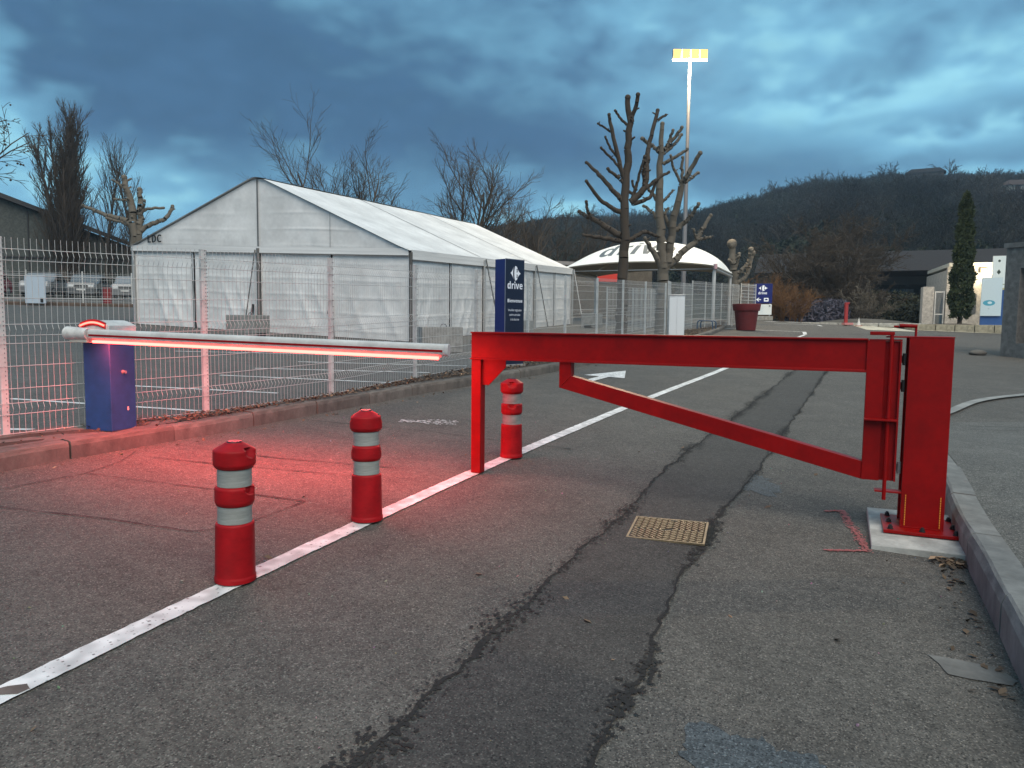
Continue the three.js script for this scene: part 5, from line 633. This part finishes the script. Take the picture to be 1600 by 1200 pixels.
{ // banners, transformer kiosk
  const t = thing('banner_sign', 'pale blue banner with teal oval on a blue stand', 'sign', W(27.7, -43.2), R(-26));
  part(t, 'stand', [bx(1.55, 2.05, 0.25, 0.18, 0.3, -0.2)], mat(0.03, 0.1, 0.3, 0.6)); part(t, 'foot', bx(1.6, 0.36, 0.4, 0.18, -0.06, -0.2), M.conc);
  const tex = canvasTex(256, 512, (x, w, h) => { x.fillStyle = '#c9dde6'; x.fillRect(0, 0, w, h); x.fillStyle = '#4fa3bd'; x.beginPath(); x.ellipse(w * 0.4, h * 0.66, w * 0.3, h * 0.075, 0, 0, 7); x.fill(); x.fillStyle = '#cfe6ee'; x.beginPath(); x.ellipse(w * 0.44, h * 0.655, w * 0.11, h * 0.035, 0, 0, 7); x.fill(); x.fillStyle = '#a9c3cd'; x.fillRect(w * 0.36, h * 0.8, w * 0.08, h * 0.025); });
  part(t, 'board', bx(1.02, 2.2, 0.05, -0.12, 0.85, 0.0), mat(0.5, 0.6, 0.64, 0.6)); const f = new THREE.PlaneGeometry(1.0, 2.18); f.translate(-0.12, 1.95, 0.03); part(t, 'banner', f, new THREE.MeshStandardMaterial({ map: tex, roughness: 0.6 }));
  const u = thing('picture_board', 'tall white picture board with small dark figures above the banner', 'sign', W(29.05, -44.6), R(-26)), tex2 = canvasTex(256, 512, (x, w, h) => { x.fillStyle = '#dbe6e6'; x.fillRect(0, 0, w, h); x.fillStyle = '#33423a'; x.beginPath(); x.arc(w * 0.3, h * 0.12, 16, 0, 7); x.fill(); x.beginPath(); x.moveTo(w * 0.2, h * 0.4); x.lineTo(w * 0.3, h * 0.33); x.lineTo(w * 0.4, h * 0.4); x.lineTo(w * 0.3, h * 0.46); x.fill(); x.strokeStyle = '#8c9a70'; x.lineWidth = 8; x.beginPath(); x.moveTo(0, h * 0.55); x.quadraticCurveTo(w * 0.5, h * 0.8, w, h * 0.66); x.stroke(); x.fillStyle = '#b9b58a'; x.beginPath(); x.moveTo(0, h * 0.72); x.quadraticCurveTo(w * 0.5, h * 0.86, w, h * 0.74); x.lineTo(w, h); x.lineTo(0, h); x.fill(); });
  part(u, 'post', [bx(0.1, 2.6, 0.1, -0.4, -0.1, -0.06), bx(0.1, 2.6, 0.1, 0.4, -0.1, -0.06)], M.zinc); part(u, 'board', bx(1.1, 2.4, 0.06, 0, 2.0, 0), M.white); const f2 = new THREE.PlaneGeometry(1.06, 2.36); f2.translate(0, 3.2, 0.035); part(u, 'picture', f2, new THREE.MeshStandardMaterial({ map: tex2, roughness: 0.6 }));
  const k = thing('concrete_kiosk', 'grey concrete kiosk with tall dark doorway', 'kiosk', W(14.85, -22.7), R(-66)), cm = mat(0.2, 0.19, 0.178, 0.9, grainy(TEX.conc, { bumpScale: 0.004 }));
  // the doorway side faces the road; x runs along it, away from the camera
  const Ld = 2.15, H = 3.35; part(k, 'wall', [bx(0.42, H, 3.2, Ld - 0.21, -0.1, -1.6, 0, 0.01), bx(0.45, H, 3.2, 0.225, -0.1, -1.6, 0, 0.01), bx(Ld - 0.87, 0.62, 3.2, 0.45 + (Ld - 0.87) / 2, H - 0.72, -1.6), bx(Ld - 0.87, 0.5, 3.2, 0.45 + (Ld - 0.87) / 2, -0.1, -1.6)], cm);
  part(k, 'doorway', bx(Ld - 0.88, H - 1.22, 0.1, 0.45 + (Ld - 0.87) / 2, 0.4, -0.5), mat(0.17, 0.19, 0.21, 0.6)); part(k, 'roof_slab', bx(Ld + 0.1, 0.14, 3.3, Ld / 2, H - 0.1, -1.6), cm);
  const rb = thing('rubble_stone', 'broken kerb stone lying by the concrete kiosk', 'stone', W(14.3, -22.9), 0.6); part(rb, 'stone', new THREE.DodecahedronGeometry(0.22, 1).scale(1.6, 0.5, 1).translate(0, 0.06, 0), M.kerb);
  const rp = thing('barrier_post', 'slim red post standing on the traffic island', 'post', W(19.6, -44.0, 0.1), 0); part(rp, 'shaft', bx(0.16, 1.25, 0.16, 0, -0.1, 0, 0, 0.01), mat(0.3, 0.02, 0.02, 0.5)); part(rp, 'foot', bx(0.5, 0.12, 0.4, 0.06, -0.06, 0.1), mat(0.5, 0.2, 0.2, 0.6)); part(rp, 'head', bx(0.22, 0.1, 0.18, 0.03, 1.15, 0), mat(0.3, 0.02, 0.02, 0.5));
  const tc = thing('traffic_cone', 'small white marker cone beside the slim red post', 'cone', W(20.0, -43.2, 0.02)); part(tc, 'cone', new THREE.ConeGeometry(0.12, 0.5, 14).translate(0, 0.25, 0), M.white); part(tc, 'foot', bx(0.3, 0.03, 0.3), mat(0.4, 0.1, 0.05, 0.7));
}
/* ---------------------------------------------------------------- behind the car park: barn, parked cars */
{
  const t = thing('barn', 'dark grey green barn with low pitched roof behind the car park', 'barn', W(-40, -58), R(14)), wm = mat(0.075, 0.085, 0.08, 0.9, { map: TEX.conc }), L = 22, H = 3.5, A = 7.7;
  part(t, 'gable_wall', (() => { const g = plate([[-L / 2, -3], [L / 2, -3], [L / 2, H], [0, A], [-L / 2, H]], 20); g.translate(0, 0, -20); return g; })(), wm);
  part(t, 'roof', (() => { const g = plate([[-L / 2 - 0.6, H - 0.1], [0, A + 0.08], [L / 2 + 0.6, H - 0.1], [L / 2 + 0.6, H + 0.22], [0, A + 0.45], [-L / 2 - 0.6, H + 0.22]], 21.2); g.translate(0, 0, -20.6); return g; })(), mat(0.03, 0.032, 0.035, 0.8));
  for (let i = 0; i < 9; i++) part(t, 'cladding_rib', bx(0.08, 0.02 + (H + (A - H) * (1 - Math.abs(-L / 2 + 1.4 + i * 2.4) / (L / 2))) + 2.8, 0.06, -L / 2 + 1.4 + i * 2.4, -3, 0.03), M.black); part(t, 'cladding_rail', [bx(L, 0.1, 0.06, 0, 3.0, 0.03), bx(L, 0.1, 0.06, 0, -0.2, 0.03)], M.black);
  const carPaint = [[0.2, 0.21, 0.22], [0.13, 0.14, 0.15], [0.24, 0.25, 0.26], [0.1, 0.11, 0.12], [0.3, 0.03, 0.06]];
  const prof = [[-2.05, 0.32], [-2.1, 0.62], [-1.95, 0.86], [-1.15, 0.98], [-0.55, 1.42], [0.75, 1.46], [1.55, 1.02], [2.0, 0.95], [2.08, 0.5], [2.02, 0.32]];
  const car = (x, z, turn, c, label) => { const t2 = thing('parked_car', label, 'car', W(x, z), turn, 'cars parked behind the low fence'); const b = plate(prof, 1.5, 0.09); b.translate(0, 0, -0.75); part(t2, 'body', b, mat(...c, 0.3, { metalness: 0.2 }));
    part(t2, 'windscreen', (() => { const g = plate([[-1.08, 0.0], [-0.6, 0.36], [-0.55, 0.36], [-1.03, 0.0]], 1.3); g.translate(-0.04, 1.03, -0.65); return g; })(), mat(0.02, 0.025, 0.03, 0.1));
    for (const s of [-1, 1]) { part(t2, 'side_window', (() => { const g = plate([[-0.85, 1.02], [-0.48, 1.36], [0.7, 1.39], [1.2, 1.06]], 0.02); g.translate(0, 0, s * 0.85 - 0.01); return g; })(), mat(0.02, 0.025, 0.03, 0.1)); part(t2, 'headlight', bx(0.1, 0.14, 0.36, -2.12, 0.66, s * 0.52, 0, 0.02), mat(0.6, 0.62, 0.62, 0.2)); for (const w of [-1.3, 1.32]) { const tw = part(t2, 'wheel', new THREE.CylinderGeometry(0.32, 0.32, 0.2, 20).rotateX(Math.PI / 2).translate(w, 0.32, s * 0.76), M.black); part(tw, 'rim', new THREE.CylinderGeometry(0.2, 0.2, 0.02, 14).rotateX(Math.PI / 2).translate(w, 0.32, s * 0.87), M.zinc); } }
    part(t2, 'number_plate', bx(0.02, 0.11, 0.5, -2.2, 0.45, 0), M.white); part(t2, 'grille', bx(0.02, 0.16, 0.8, -2.18, 0.62, 0), M.black); };
  const names = ['mid grey car parked behind the pale blue notice board', 'dark grey car parked between two lighter cars', 'light grey car parked facing the low fence', 'charcoal car parked beside the twisted pollard', 'dark pink car at the end of the parked row'];
  for (let i = 0; i < 5; i++) { const x = i === 4 ? -33.4 : -30.2 + i * 2.45, z = i === 4 ? -47.5 : -48.4 - i * 0.7; car(x, z, R(106) + (hash3(i, 2, 2) - 0.5) * 0.05, carPaint[i], names[i]); }
  const b = thing('notice_board', 'pale blue notice board leaning at the car park fence', 'board', W(-22.3, -35.0), R(16)); part(b, 'panel', bx(0.85, 1.3, 0.06, 0, 0.12, 0, 0, 0.01), mat(0.42, 0.5, 0.58, 0.6)); part(b, 'post', [bx(0.06, 1.4, 0.06, -0.36, 0, -0.06), bx(0.06, 1.4, 0.06, 0.36, 0, -0.06)], M.grey); part(b, 'mark', bx(0.12, 0.22, 0.01, 0.26, 0.16, 0.034), M.black);
  const hy = thing('red_bin', 'dark red litter bin behind the low car park fence', 'bin', W(-20.9, -38.6)); part(hy, 'body', new THREE.CylinderGeometry(0.22, 0.2, 0.85, 16).translate(0, 0.43, 0), mat(0.2, 0.012, 0.014, 0.5)); part(hy, 'lid', new THREE.CylinderGeometry(0.24, 0.24, 0.05, 16).translate(0, 0.88, 0), mat(0.16, 0.01, 0.012, 0.5));
  kerb('kerb', 'brown kerb along the far edge of the car park', [[-30, -33.6], [-24, -35.3], [-18, -37.1], [-13, -38.4]], 0.16, 0.2, -1, 1.2, [mat(0.12, 0.085, 0.065, 0.9, { map: TEX.conc })]);
}

scene.fog = new THREE.FogExp2(new THREE.Color().setRGB(0.5, 0.7, 0.9), 0.0004); // evening haze over the hill
renderer.render(scene, camera);
